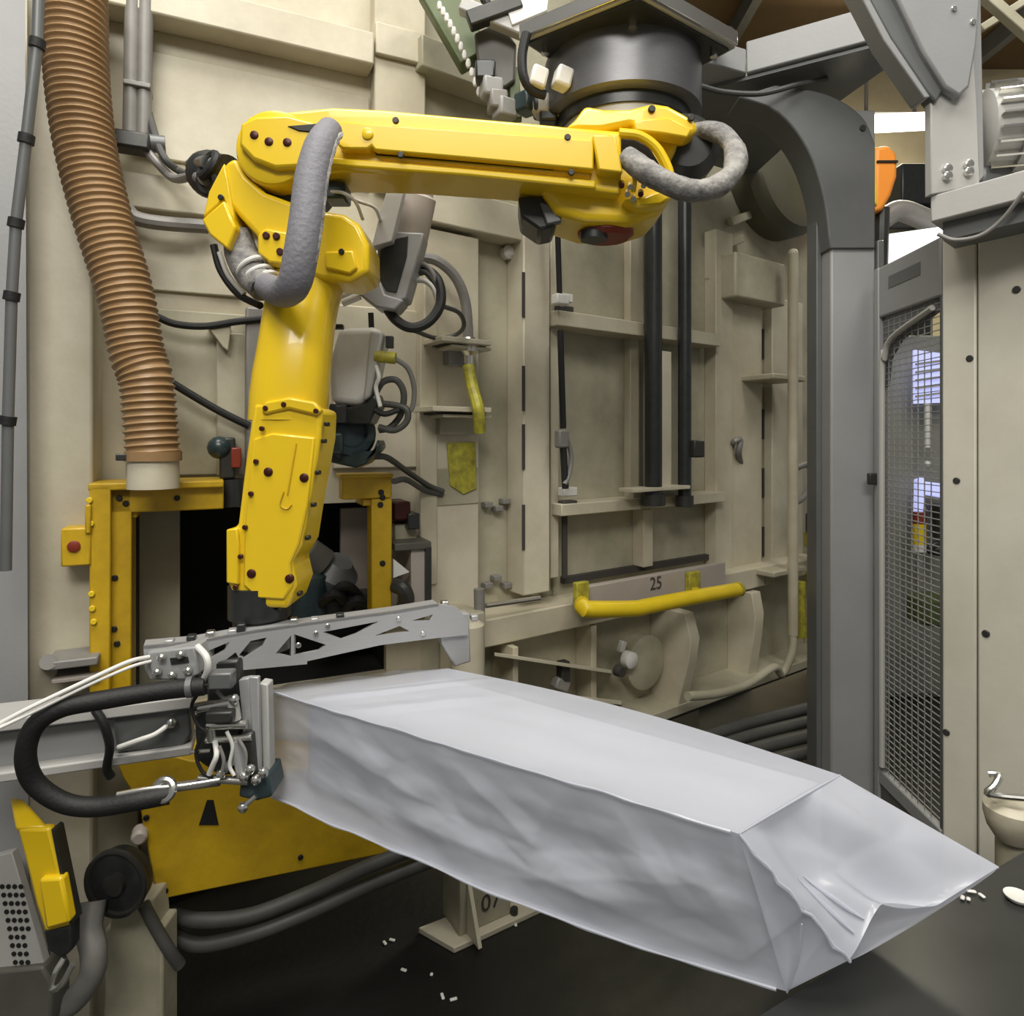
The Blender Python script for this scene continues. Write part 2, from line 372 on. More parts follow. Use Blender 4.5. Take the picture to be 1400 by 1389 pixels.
# guide rods of the lift door
for px0, px1, y0, y1, rr, lab in ((880, 893, 296, 682, 12, 'thick black vertical guide rod in front of the lift door, the left one of two'),
                                  (922, 936, 284, 684, 9, 'slimmer black guide rod with a pale streak right of the thick rod')):
    t = thing('guide_rod', lab, 'rod', 'black rods on the lift door')
    o = .26
    p0, p1 = B.at(px0, y0, o), B.at(px1, y1, o); p0.x = p1.x; p0.y = p1.y
    r = rr*p1.y/FPX
    obj('rod', MB().cyl(p0+Vector((0, 0, .6)), p1, r, n=20), BLKM, t)
    obj('collar', MB().cyl(p1+Vector((0, 0, .03)), p1+Vector((0, 0, -.04)), r*1.35, n=20), DARK, t)
    if rr == 9:
        obj('side_strip', MB().bar(p0+B.n*r*1.05+B.u*.004, p1+B.n*r*1.05+B.u*.004+Vector((0, 0, .05)), .012, .006), CHROME, t)
        obj('sensor_block', MB().cb(p1+Vector((.07, -.02, .33)), .09, .06, .11, .5), DARK, t, .01)
t = thing('rod_bracket', 'cream angle bracket holding the feet of the two black guide rods', 'bracket')
obj('bracket_plate', MB().box(B, 866, 666, 944, 671, .32, .20), CREAM3, t, .003)
obj('bracket_web', MB().box(B, 899, 480, 918, 668, .22, .10), CREAM3, t, .003)
obj('bracket_foot', MB().box(B, 866, 671, 940, 686, .18, .10), CREAM2, t, .003)
t = thing('latch_rod', 'thin black latch rod down the left edge of the lift door', 'rod')
obj('rod', MB().cyl(B.at(762, 300, .26), B.at(765, 404, .24), .016, n=10), BLACK, t)
obj('rod', MB().cyl(B.at(766, 452, .24), B.at(770, 586, .24), .018, n=10), BLACK, t)
obj('rod', MB().cyl(B.at(770, 610, .24), B.at(773, 668, .24), .02, n=10), BLACK, t)
obj('clevis', MB().cb(B.at(768, 600, .24), .07, .05, .10, .6), PIPE, t, .01)
obj('lever', MB().tube([B.at(775, 600, .25), B.at(781, 622, .25), B.at(778, 648, .25), B.at(772, 662, .25)], .014), PIPE, t)
obj('clevis', MB().cb(B.at(766, 410, .24), .09, .06, .06, .6), WHITE, t, .01)

# rail under the door, its mark and the yellow hand rail
rl = thing('door_sill_beam', 'cream horizontal beam under the lift door carrying the yellow hand rail', 'beam')
obj('beam', MB().box(B, 642, 806, 1120, 838, .22, .001), CREAM, rl, .008)
obj('pressure_plate', MB().box(B, 800, 786, 992, 824, .27, .221), PLATE, rl, .004)
obj('clamp_post', MB().cyl(B.at(655, 805, .28), B.at(656, 850, .28), .028, n=12), PIPE, rl)
obj('clamp_rod', MB().cyl(B.at(664, 828, .26), B.at(738, 818, .26), .014, n=8), CHROME, rl)
obj('end_block', MB().box(B, 1048, 770, 1112, 792, .235, .10), CREAM2, rl, .008)
obj('end_slot', MB().box(B, 1056, 780, 1090, 786, .24, .236), INK, rl)
def text(body, loc, fr, size, material, parent, name='lettering', roll=0.0):
    cu = bpy.data.curves.new(name, 'FONT'); cu.body = body; cu.size = size; cu.extrude = .0012; cu.align_x = 'CENTER'; cu.align_y = 'CENTER'
    cu.materials.append(material); o = bpy.data.objects.new(name, cu); C.objects.link(o)
    me = bpy.data.meshes.new_from_object(o); bpy.data.objects.remove(o)
    q = MB(); q.add([Vector(loc)+fr.u*v.co.x+Vector((0, 0, 1))*v.co.y+fr.n*v.co.z for v in me.vertices], [tuple(p.vertices) for p in me.polygons])
    return obj(name, q, material, parent, smooth=False)
text('25', B.at(897, 798, .273), B, .11, INK, rl)
hr = thing('hand_rail', 'yellow bent tube hand rail on the beam below the lift door', 'handle')
o = .46
obj('tube', MB().tube([B.at(796, 826, .30), B.at(797, 829, o-.03), B.at(806, 833, o), B.at(868, 832, o+.02), B.at(884, 829, o+.02), B.at(940, 818, o+.02), B.at(1008, 806, o)], .045, 14, 3), YELH, hr)
obj('end_cap', MB().lathe(B.at(1007, 806, o), B.u, [(0, .047), (.03, .047), (.045, .03)], 16), YELG, hr)
obj('bracket', MB().box(B, 789, 796, 806, 832, .31, .272), YELG, hr, .006)
obj('bracket', MB().box(B, 943, 782, 958, 815, .31, .272), YELG, hr, .006)
obj('stay', MB().bar(B.at(950, 808, .30), B.at(953, 814, o), .05, .05), YELH, hr, .006)

# hopper base below the beam
hp = thing('ribbed_hopper', 'grimy cream ribbed machine base below the door beam behind the bag', 'machine')
zt, zl = B.uz(850, 838, .1)[1], B.uz(850, 968, .1)[1]
obj('base_sheet', MB().buz(B, ub(640), ub(1105), zt, zl, .06, .002), CREAM2, hp, .004)
def rib(x, w_, o0, o1, bow=0):
    u0_, u1_ = ub(x), ub(x+w_)
    a = [B.w(u0_, zt, o1), B.w(u0_, zt, o0), B.w(u0_, zt-.15, o0+bow), B.w(u0_, (zt+zl)/2, o0+bow*.6), B.w(u0_, zl, o0-bow), B.w(u0_, zl, o1)]
    obj('rib', MB().ext(a, B.u*(u1_-u0_)), CREAM, hp, .004)
rib(664, 7, .26, .06); rib(778, 7, .2, .06); rib(880, 12, .34, .06, .05); rib(985, 12, .26, .06, .03); rib(1090, 10, .2, .06)
obj('flange', MB().buz(B, ub(640), ub(1110), zl+.01, zl-.05, .30, .002), CREAM2, hp, .004)
obj('skirt_gap', MB().buz(B, ub(640), ub(1110), zl-.05, zl-.10, .24, .002), INK, hp)
obj('shelf_plate', MB().hexa([B.at(676, 892, .34), B.at(836, 916, .30), B.at(836, 921, .30), B.at(676, 897, .34), B.at(676, 892, .06), B.at(836, 916, .06), B.at(836, 921, .06), B.at(676, 897, .06)]), CREAM3, hp, .002)
obj('lower_plate', MB().hexa([B.at(760, 948, .36), B.at(850, 958, .36), B.at(850, 964, .36), B.at(760, 954, .36), B.at(760, 948, .06), B.at(850, 958, .06), B.at(850, 964, .06), B.at(760, 954, .06)]), CREAM3, hp, .002)
obj('bearing_disc', MB().lathe(B.at(868, 900, .06), B.n, [(0, .17), (.10, .17), (.12, .14)], 28), CREAM2, hp)
obj('bearing_cap', MB().lathe(B.at(856, 900, .18), B.n, [(0, .05), (.05, .05), (.06, .03)], 18), WHITE, hp)
obj('bearing_bolt', MB().lathe(B.at(843, 916, .20), B.n, [(0, .035), (.05, .03)], 12), INK, hp)
obj('lug', MB().cb(B.at(850, 884, .15), .04, .04, .07, .6, .4), WHITE, hp, .008)
obj('latch', MB().cb(B.at(770, 918, .25), .06, .06, .12, .6), DARK, hp, .01)
obj('latch', MB().cb(B.at(766, 935, .25), .10, .06, .06, .6, .5), PIPE, hp, .01)
obj('side_plate', MB().box(B, 640, 838, 664, 985, .34, .06), CREAM2, hp, .01)
obj('side_cylinder', MB().lathe(B.at(640, 848, .42), (0, 0, -1), [(0, .05), (.02, .075), (.5, .075)], 20), CREAM3, hp)
# legs and the added shade sheet below
obj('leg', MB().buz(B, ub(866), ub(950), zl-.10, 0, .04, -.12), CREAM2, hp, .006)
obj('leg', MB().buz(B, ub(1090), ub(1128), B.uz(1090, 872)[1], 0, .30, .10), CREAM3, hp, .006)
struct(obj('shade_sheet_under_machine', MB().buz(B, -2.6, uB1, H-1.5, 0, -.9, -1.0), VOID), 'black sheet standing in for the shade underneath the machine')  # added black sheet, paints in the shade below the machine
# ------------------------------------------------------------------ robot
rb = thing('robot_arm', 'yellow jointed industrial robot hanging from the steel drum', 'robot')
f1 = F(2.26)
# upper arm: deep body, proud front band, lower rail
body = [(334, 166), (340, 158), (395, 152), (455, 146), (520, 149), (640, 160), (750, 170), (850, 181), (850, 266), (700, 246), (560, 236), (470, 234), (440, 236), (395, 228), (345, 210)]
ua = obj('upper_arm', MB().prism(f1, [(x, y) for x, y in body], -.03, -.24), YEL, rb, .022, seg=3)
obj('top_band', MB().prism(f1, [(462, 166), (640, 178), (812, 191), (812, 232), (640, 216), (514, 205), (512, 204), (508, 199), (503, 203), (468, 203), (462, 198)], .012, -.05), YEL, ua, .006)
obj('lower_rail', MB().tube([f1.at(520, 216, -.03), f1.at(640, 226, -.03), f1.at(806, 240, -.03)], .009, 8, 2), YEL, ua)
obj('rail_groove', MB().bar(f1.at(514, 209, -.025), f1.at(806, 235, -.025), .016, .012), BOLTB, ua)
obj('lower_step', MB().prism(f1, [(450, 214), (640, 230), (815, 246), (815, 258), (640, 240), (450, 226)], -.005, -.06), YEL, ua, .008)
obj('end_plate', MB().prism(f1, [(810, 184), (842, 184), (852, 236), (818, 232)], .025, -.04), YEL, ua, .006)
bolts(f1, [(541, 165), (776, 188), (548, 212), (781, 236)], .010, 4.5, BOLTB, ua)
obj('round_boss', MB().lathe(f1.at(503, 184, .008), f1.n, [(0, .020), (.010, .019), (.012, .015)], 20), YEL, ua)
# elbow disc
ec = f1.at(372, 200, 0)
ed = obj('elbow_disc', MB().lathe(ec+Vector((0, .24, 0)), (0, -1, 0), [(0, .132), (.22, .132), (.235, .125), (.24, .112)], 44), YEL, rb)
obj('elbow_cover', MB().prism(f1, [(326, 198), (328, 168), (350, 158), (392, 156), (430, 166), (432, 196), (410, 228), (376, 230), (345, 218)], .03, -.02), YEL, ed, .012)
obj('notch_shadow', MB().prism(f1, [(392, 172), (436, 168), (446, 174), (440, 182), (408, 179)], .034, .0), BOLTB, ed, .003)  # dark prism painting in the shadow where the sleeve meets the elbow
bolts(f1, [(368, 194), (393, 195), (348, 185)], .028, 6, BOLT, ed)
obj('elbow_gear', MB().lathe(ec+Vector((.006, .30, -.012)), (0, -1, 0), [(0, .150), (.20, .150)], 40), BLKM, rb)
# fork casting of the elbow
f2 = F(2.29)
cast = [(306, 222), (322, 214), (338, 240), (362, 262), (400, 276), (440, 287), (470, 292), (490, 305), (503, 332), (504, 372), (478, 386), (440, 382), (393, 368), (367, 362), (351, 347), (352, 324), (306, 274)]
fk = obj('elbow_casting', MB().prism(f2, cast, 0, -.22), YEL, rb, .018, seg=3)
obj('side_lug', MB().prism(f2, [(275, 300), (306, 273), (322, 310), (312, 342), (286, 321)], .035, -.10), YEL, fk, .008)
obj('lug_web', MB().prism(f2, [(306, 222), (312, 245), (322, 310), (306, 273), (277, 298), (285, 262)], .01, -.16), YEL, fk, .006)
obj('front_pad', MB().prism(f2, [(352, 322), (362, 312), (394, 318), (394, 361), (368, 358), (352, 345)], .018, -.02), YEL, fk, .006)
obj('front_pad', MB().prism(f2, [(444, 344), (482, 342), (488, 366), (478, 374), (444, 366)], .016, -.02), YEL, fk, .006)
bolts(f2, [(364, 322), (378, 323), (383, 344)], .02, 5, BOLT, fk)
bolts(f2, [(467, 344), (302, 270)], .018, 4, BOLTB, fk)
# black motor and connectors behind the elbow
mt = obj('elbow_motor', MB().lathe(P(294, 238, 2.42), (-.6, .5, .15), [(-.10, .06), (0, .075), (.02, .085), (.05, .085), (.09, .06), (.11, .06)], 24), BLKM, rb)
obj('motor_plug', MB().cyl(P(283, 222, 2.33), P(262, 226, 2.45), .024, n=14), CHROME, mt)
obj('motor_plug', MB().cyl(P(280, 245, 2.33), P(262, 240, 2.45), .022, n=14), PIPE, mt)
obj('motor_ring', MB().torus(P(285, 226, 2.33), (-.5, -.6, .3), .045, .016), BLACK, mt)
obj('motor_ring', MB().torus(P(284, 250, 2.33), (-.3, -.8, -.2), .036, .013), BLACK, mt)
obj('green_plug', MB().cb(P(462, 266, 2.40), .075, .10, .06), TEAL, mt, .008)
obj('plug_lead', MB().tube([P(450, 262, 2.36), P(470, 264, 2.33), P(486, 276, 2.36), P(496, 300, 2.44)], .006), WHITE, mt)
# forearm: tapering cast barrel, then the box with the bolted cover
f3 = F(2.18)
secs = [(345, 436, 52, 2.44), (372, 428, 50, 2.43), (395, 419, 48, 2.41), (420, 413, 47, 2.38), (450, 408, 47, 2.35), (480, 404, 48, 2.33), (510, 400, 50, 2.315), (540, 397, 51, 2.305), (575, 394, 50, 2.30)]
fa = MB(); n = 28; rows = []
for y, x, hw, dd in secs:
    c = P(x, y, dd); rx = hw*(dd-.06)/FPX; ry = .125
    ring = []
    for i in range(n):
        t = 2*math.pi*i/n; ct, st = math.cos(t), math.sin(t); e = .72
        ring.append(c+Vector((rx*math.copysign(abs(ct)**e, ct), ry*math.copysign(abs(st)**e, st), 0)))
    rows.append(ring)
fa.add([p for r in rows for p in r], [(j*n+i, j*n+(i+1) % n, (j+1)*n+(i+1) % n, (j+1)*n+i) for j in range(len(rows)-1) for i in range(n)]+[tuple(range(n-1, -1, -1)), tuple(range((len(rows)-1)*n, len(rows)*n))])
fo = obj('forearm', fa, YEL, rb)
0 and obj('bearing_cap', MB().lathe(P(450, 392, 2.34), (.35, 0, 1), [(-.05, .12), (.0, .135), (.04, .135)], 30), YEL, fo)
cover = [(346, 552), (393, 544), (440, 560), (438, 600), (429, 650), (420, 700), (413, 745), (398, 770), (405, 800), (393, 833), (346, 831), (317, 812), (310, 796), (312, 724), (324, 720), (336, 620)]
cvv = obj('forearm_box', MB().prism(f3, cover, 0, -.20), YEL, rb, .016, seg=3)
obj('cover_plate', MB().prism(f3, [(346, 600), (372, 592), (430, 598), (420, 690), (409, 742), (396, 770), (400, 800), (388, 820), (352, 818), (332, 800), (334, 720)], .010, -.02), YEL, cvv, .006)
obj('cover_rim', MB().prism(f3, [(356, 562), (362, 549), (395, 543), (430, 549), (440, 562), (432, 568), (395, 559), (362, 567)], .014, -.02), YEL, cvv, .008)
obj('side_flange', MB().prism(f3, [(309, 724), (324, 722), (326, 742), (326, 800), (309, 797)], .014, -.10), YEL, cvv, .005)
sm = [(358, 586), (350, 631), (343, 675), (335, 721), (329, 761), (322, 803), (363, 558), (432, 562), (388, 553)]
bolts(f3, sm, .014, 3.6, BOLT, cvv)
bolts(f3, [(367, 645), (416, 653), (344, 784), (396, 791)], .010, 6.2, BOLT, cvv)
fe = Frame(P(447, 600, 2.18), (1, 0, 0))
for i, (x, y) in enumerate([(447, 580), (443, 603), (435, 646), (429, 690), (421, 735), (410, 811), (342, 828), (384, 833)]):
    obj('edge_bolt', MB().cb(P(x, y, 2.20), .014, .03, .014), BOLTB, cvv, .003)
obj('nameplate_rib', MB().bar(f3.at(405, 606, .013), f3.at(393, 676, .013), .003, .004), YELF, cvv)
obj('nameplate_rib', MB().tube([f3.at(388, 672, .013), f3.at(383, 690, .013), f3.at(392, 696, .013), f3.at(399, 690, .013)], .002, 6), YELF, cvv)
# wrist
wr = obj('wrist', MB().lathe(P(356, 862, 2.27), (0, 0, 1), [(0, .09), (.05, .09), (.052, .105), (.16, .105)], 30), BLKM, rb)
obj('wrist_ring', MB().lathe(P(356, 866, 2.27), (0, 0, 1), [(-.02, .07), (0, .07)], 24), CHROME, wr)
# shoulder: arm end housing, arched rim, brackets
f4 = F(2.30)
sh = [(742, 262), (760, 290), (800, 303), (858, 306), (900, 292), (922, 268), (918, 232), (905, 203), (880, 184), (845, 176), (770, 170), (742, 175)]
so = obj('shoulder_housing', MB().prism(f4, sh, -.05, -.34), YEL, rb, .03, seg=3)
obj('shoulder_rim', MB().tube([f4.at(846, 182, .0), f4.at(874, 186, .0), f4.at(897, 202, .0), f4.at(912, 228, .0), f4.at(916, 244, .0)], .017, 10, 5), YEL, so)
obj('shoulder_recess', MB().prism(f4, [(842, 188), (868, 190), (888, 200), (902, 224), (900, 232), (870, 222), (850, 208)], -.035, -.09), BOLTB, so, .004)
obj('lower_lip', MB().prism(f4, [(852, 272), (880, 268), (914, 255), (921, 268), (905, 280), (872, 284)], .012, -.06), YEL, so, .01)
for i, (x, y) in enumerate([(850, 250), (858, 262), (866, 268), (876, 262), (880, 250), (862, 252)]):
    obj('cable_plug', MB().cyl(f4.at(x, y, .0), f4.at(x, y+4, .045), .010, n=8), CHROME if i % 3 else BOLT, so)
obj('yellow_lead', MB().tube([f4.at(864, 236, .0), f4.at(868, 246, .04), f4.at(866, 262, .02)], .008), YELH, so)
br = obj('shoulder_bracket', MB().prism(f4, [(770, 176), (786, 163), (800, 143), (826, 148), (860, 148), (892, 140), (914, 143), (936, 155), (954, 166), (955, 180), (938, 188), (905, 178), (860, 170), (820, 178)], -.10, -.55), YEL, rb, .02, seg=3)
obj('bracket_face', MB().prism(f4, [(866, 164), (915, 160), (946, 176), (940, 188), (905, 182), (868, 178)], -.07, -.14), YEL, br, .006)
bolts(f4, [(891, 149), (945, 161)], -.095, 5, BOLTB, br)
obj('column_casting', MB().prism(f4, [(858, 178), (930, 190), (925, 205), (908, 240), (880, 240), (850, 200)], -.16, -.5), YEL, rb, .02)
obj('dark_gear', MB().lathe(P(925, 222, 2.66), (0, -1, 0), [(0, .13), (.14, .13), (.18, .09)], 30), BLKM, rb)
sm_ = obj('shoulder_motor', MB().prism(f4, [(708, 268), (752, 268), (764, 292), (758, 310), (738, 314), (712, 296)], -.10, -.30), BLKM, rb, .01)
obj('motor_flange', MB().prism(f4, [(738, 276), (760, 283), (768, 302), (748, 306)], -.08, -.12), GREYD, sm_, .004)
rc = obj('red_reducer', MB().lathe(P(828, 300, 2.48), (0, 0, -1), [(0, .105), (.06, .105), (.075, .085)], 30), RED, rb)
obj('reducer_cap', MB().lathe(P(812, 324, 2.44), (0, 0, -1), [(-.02, .05), (.012, .05)], 20), BLKM, rc)
# base drum and turntable
dc = Vector(((850-CX)/FPX*2.95, 2.95, 0))
zd0, zd1 = H+487/900*2.61, H+1.66
dr = obj('base_drum', MB().lathe((dc.x, dc.y, zd0), (0, 0, 1), [(0, .325), (.012, .345), (zd1-zd0, .345)], 64), DRUM, rb)
obj('drum_gap', MB().lathe((dc.x, dc.y, zd0), (0, 0, -1), [(-.01, .30), (.05, .30)], 48), BLKM, rb)
obj('turntable', MB().lathe((dc.x, dc.y-.02, zd0-.05), (0, 0, -1), [(0, .27), (.11, .27), (.13, .25)], 48), GREYL, rb)
for x in (735, 769):
    obj('limit_switch', MB().cb(P(x, 108, 2.72), .07, .07, .085, .3, .25), WHITE, rb, .012)
# cable dress packs
sl = obj('front_sleeve', MB().tube([P(452, 176, 2.20), P(438, 200, 2.14), P(426, 245, 2.10), P(419, 300, 2.07), P(411, 350, 2.06), P(402, 388, 2.08), P(386, 400, 2.16), P(366, 392, 2.26)], [.040, .050, .053, .053, .053, .052, .050, .046], 16, 9), SLEEVE, rb)
pts = catmull([P(452, 176, 2.20), P(438, 200, 2.14), P(426, 245, 2.10), P(419, 300, 2.07), P(411, 350, 2.06), P(402, 388, 2.08)], 6)
obj('sleeve_hem', MB().tube([p+Vector((.050, -.004, 0)) for p in pts[2:]], [.006+.003*(i % 2) for i in range(len(pts)-2)], 6, smooth=False), SLEEVE2, sl)
obj('rear_sleeve', MB().tube([P(325, 316, 2.34), P(330, 345, 2.34), P(343, 372, 2.32), P(362, 394, 2.28)], [.045, .058, .060, .052], 14, 7), SLEEVE2, rb)
for q in ((346, 368), (354, 380), (362, 388)):
    obj('sleeve_band', MB().torus(P(*q, 2.31), (.6, -.2, -.75), .056, .008), WHITE, rb)
loop = [P(856, 214, 2.26), P(880, 232, 2.22), P(905, 247, 2.20), P(940, 260, 2.20), P(972, 258, 2.22), P(996, 243, 2.26), P(1006, 222, 2.32), P(1002, 200, 2.38), P(986, 184, 2.44), P(962, 178, 2.48), P(940, 184, 2.52)]
lp = catmull(loop, 6); random.seed(3)
obj('side_sleeve', MB().tube(lp, [.036+.008*noise.noise(p*9)+.003*random.random() for p in lp], 14, smooth=False), SLEEVE2, rb)

# ------------------------------------------------------------------ overhead mount plate
mp = thing('mount_plate', 'silver edged square steel plate above the robot drum', 'plate')
z = H+1.69
def at(px, Z, zz_): return Vector(((px-CX)/FPX*Z, Z, zz_))
q = [at(712, 2.74, z), at(872, 2.45, z), at(1005, 2.79, z), at(855, 3.3, z)]
obj('plate', MB().ext(q, (0, 0, -.035)), GREYL, mp, .003)
qi = [p*.94+(q[0]+q[2])/2*.06 for p in q]
obj('rim', MB().bar(q[0]+Vector((0, 0, .0)), q[1], .03, .06).bar(q[1], q[2], .03, .06), CHROME, mp, .004)
obj('underside', MB().ext([p+Vector((0, 0, -.036)) for p in qi], (0, 0, -.01)), BLKM, mp)
for x, zz_ in ((865, 2.6), (745, 2.78), (976, 2.8)):
    obj('plate_bolt', MB().lathe(at(x, zz_, z-.046), (0, 0, -1), [(0, .016), (.02, .016)], 10), CHROME, mp)
obj('hanger', MB().bar(q[3]+Vector((-.1, -.3, .02)), q[3]+Vector((-.1, -.3, 5.05)), .25, .25, (1, 0, 0)), GREYD, mp)

# ------------------------------------------------------------------ gripper held by the robot
g = thing('gripper', 'aluminium truss gripper on the robot wrist clamping the bag end', 'gripper')
G = Frame(P(200, 900, 2.0), P(640, 850, 2.43)-P(200, 900, 2.0))
outer = [(196, 884), (262, 878), (350, 862), (450, 848), (540, 836), (600, 826), (625, 830), (640, 850), (640, 868), (600, 872), (520, 882), (420, 904), (420, 908), (290, 920), (262, 918), (206, 928), (198, 914)]
holes = [[(272, 896), (310, 880), (304, 890), (282, 902)], [(309, 902), (322, 892), (326, 899)], [(330, 894), (343, 878), (361, 874), (356, 884), (336, 897)], [(377, 892), (398, 872), (398, 896)], [(402, 870), (446, 882), (436, 888), (402, 894)], [(448, 864), (511, 852), (486, 866), (469, 872)], [(517, 868), (545, 857), (556, 863)], [(566, 848), (590, 841), (586, 848)]]
for h_ in holes:
    cx_ = sum(p[0] for p in h_)/len(h_); cy_ = sum(p[1] for p in h_)/len(h_); k_ = 1.22 if len(h_) > 3 or cx_ > 380 else 1.05
    h_[:] = [(cx_+(x-cx_)*(k_ if cx_ < 370 or cx_ > 440 else 1.0), cy_+(y-cy_)*k_) for x, y in h_]
ob = obj('truss_plate', MB().prism(G, outer, 0, -.012), ALU, g)
bm = bmesh.new(); c0 = WL[ob.name]
allv = []
def ringe(pts):
    vs_ = [bm.verts.new(G.at(x, y, 0)-c0) for x, y in pts]
    return [bm.edges.new((vs_[i], vs_[(i+1) % len(vs_)])) for i in range(len(vs_))]
es = ringe(outer)
for h in holes: es += ringe(h)
bmesh.ops.triangle_fill(bm, use_beauty=True, use_dissolve=False, edges=es)
r = bmesh.ops.extrude_face_region(bm, geom=bm.faces[:])
bmesh.ops.translate(bm, vec=G.n*-.014, verts=[v for v in r['geom'] if isinstance(v, bmesh.types.BMVert)])
bmesh.ops.recalc_face_normals(bm, faces=bm.faces); bm.to_mesh(ob.data); bm.free()
tp = [G.at(x, y, 0) for x, y in ((196, 884), (262, 878), (350, 862), (450, 848), (540, 836), (600, 826))]
m = MB()
for a, b in zip(tp, tp[1:]): m.hexa([a, b, b+Vector((0, 0, -.008)), a+Vector((0, 0, -.008)), a-G.n*.075, b-G.n*.075, b-G.n*.075+Vector((0, 0, -.008)), a-G.n*.075+Vector((0, 0, -.008))])
obj('truss_top', m, ALU, g)
obj('end_cheek', MB().prism(G, [(600, 840), (642, 838), (644, 905), (622, 912), (604, 880)], -.02, -.07), ALU, g, .006)
obj('mid_web', MB().prism(G, [(398, 862), (404, 862), (404, 905), (398, 906)], -.014, -.06), ALU, g)
obj('wrist_adapter', MB().lathe(P(356, 872, 2.27), (0, 0, 1), [(-.03, .11), (.02, .11), (.02, .08), (.05, .08)], 28), GREYL, g)
for i, (x, y) in enumerate(((232, 872), (262, 868), (288, 864), (318, 858), (330, 852), (402, 846), (430, 842), (465, 838), (608, 822), (648, 838))):
    obj('truss_fitting', MB().cb(G.at(x, y+6, -.03), .026, .035, .022+.008*(i % 3), .3), (ALU, BLKM, CHROME)[i % 3], g, .004)
bolts(G, [(228, 910), (256, 906), (408, 882), (432, 866), (545, 846), (578, 866), (448, 856)], .0, 4, CHROME, g)
# clamp head at the bag end
obj('clamp_plate', MB().prism(F(2.06), [(326, 930), (340, 927), (346, 1000), (332, 1002)], 0, -.03).prism(F(2.05), [(340, 926), (353, 926), (356, 1072), (349, 1074)], 0, -.02), ALU, g, .003)
obj('clamp_plate', MB().prism(F(2.08), [(354, 934), (366, 936), (370, 1085), (360, 1088)], 0, -.05), GREYL, g, .004)
obj('manifold', MB().prism(F(2.06), [(282, 905), (326, 902), (328, 948), (330, 1000), (318, 1060), (300, 1062), (268, 1040), (264, 980), (282, 960)], -.02, -.16), BLKM, g, .01)
obj('end_box', MB().prism(F(1.99), [(200, 892), (266, 884), (272, 922), (256, 930), (208, 930)], 0, -.12), GREYP, g, .006)
for (x0, y0, x1, y1, r, mt_) in ((268, 968, 318, 960, .016, CHROME), (284, 992, 338, 990, .014, CHROME), (282, 1012, 344, 1008, .010, CHROME), (286, 938, 318, 934, .012, CHROME), (262, 1028, 288, 1026, .006, CHROME),
                                 (288, 992, 290, 1012, .014, CHROME), (272, 1064, 340, 1068, .012, CHROME), (240, 1076, 300, 1068, .014, PIPE), (302, 1058, 322, 1036, .012, ALU), (318, 960, 322, 984, .018, GREYL), (322, 1012, 332, 1060, .018, ALU), (250, 926, 274, 924, .010, CHROME)):
    obj('clamp_cylinder', MB().cyl(P(x0, y0, 2.03), P(x1, y1, 2.03), r, n=14), mt_, g)
obj('air_line', MB().tube([P(270, 884, 2.0), P(282, 898, 1.97), P(284, 915, 1.97), P(278, 930, 1.99)], .010), WHITE, g)
obj('air_line', MB().tube([P(294, 1014, 2.02), P(296, 1032, 1.99), P(291, 1046, 1.99), P(286, 1058, 2.0)], .008), WHITE, g)
for k_, q_ in enumerate((((300, 1020), (306, 1040), (302, 1062)), ((272, 946), (262, 966), (270, 990), (282, 1000)), ((310, 1000), (318, 1020), (314, 1046), (320, 1060)), ((326, 1010), (336, 1030), (334, 1056)), ((276, 1004), (268, 1030), (276, 1054), (290, 1064)), ((296, 944), (306, 954), (318, 952)))):
    obj('air_line', MB().tube([P(x, y, 2.0+.005*k_) for x, y in q_], .0055), (PIPE, BLACK, WHITE, PIPE, BLACK, PIPE)[k_], g)
obj('valve_island', MB().cb(P(304, 928, 2.0), .07, .05, .05, .1), GREYD, g, .006)
obj('valve_island', MB().cb(P(302, 978, 2.0), .08, .04, .035, .1), DARK, g, .006)
obj('clamp_block', MB().prism(F(2.03), [(328, 1004), (345, 1002), (350, 1062), (334, 1064)], 0, -.06), DARK, g, .006)
obj('clamp_foot', MB().prism(F(2.04), [(328, 1066), (366, 1060), (372, 1090), (350, 1096), (326, 1090)], 0, -.12), TEAL, g, .008)
for (x, y) in ((320, 956), (342, 1052), (350, 1066), (334, 1062), (302, 1058), (360, 1056), (332, 1104)):
    obj('clamp_knob', MB().ball(P(x, y, 2.01), .016, 10), CHROME, g)
obj('knob_stem', MB().cyl(P(332, 1104, 2.01), P(350, 1088, 2.02), .008, n=10), CHROME, g)
for x, y in ((216, 918), (236, 922), (258, 916), (222, 898), (248, 894)):
    obj('box_fitting', MB().lathe(P(x, y, 1.985), (0, -1, 0), [(0, .012), (.012, .012), (.016, .007)], 10), CHROME, g)
obj('box_port', MB().prism(F(1.986), [(232, 900), (256, 898), (258, 906), (234, 909)], 0, -.01), BLKM, g)
0 and obj('jaw_bar', MB().bar(P(366, 944, 2.12), P(612, 915, 2.40), .03, .04), ALU, g, .004)
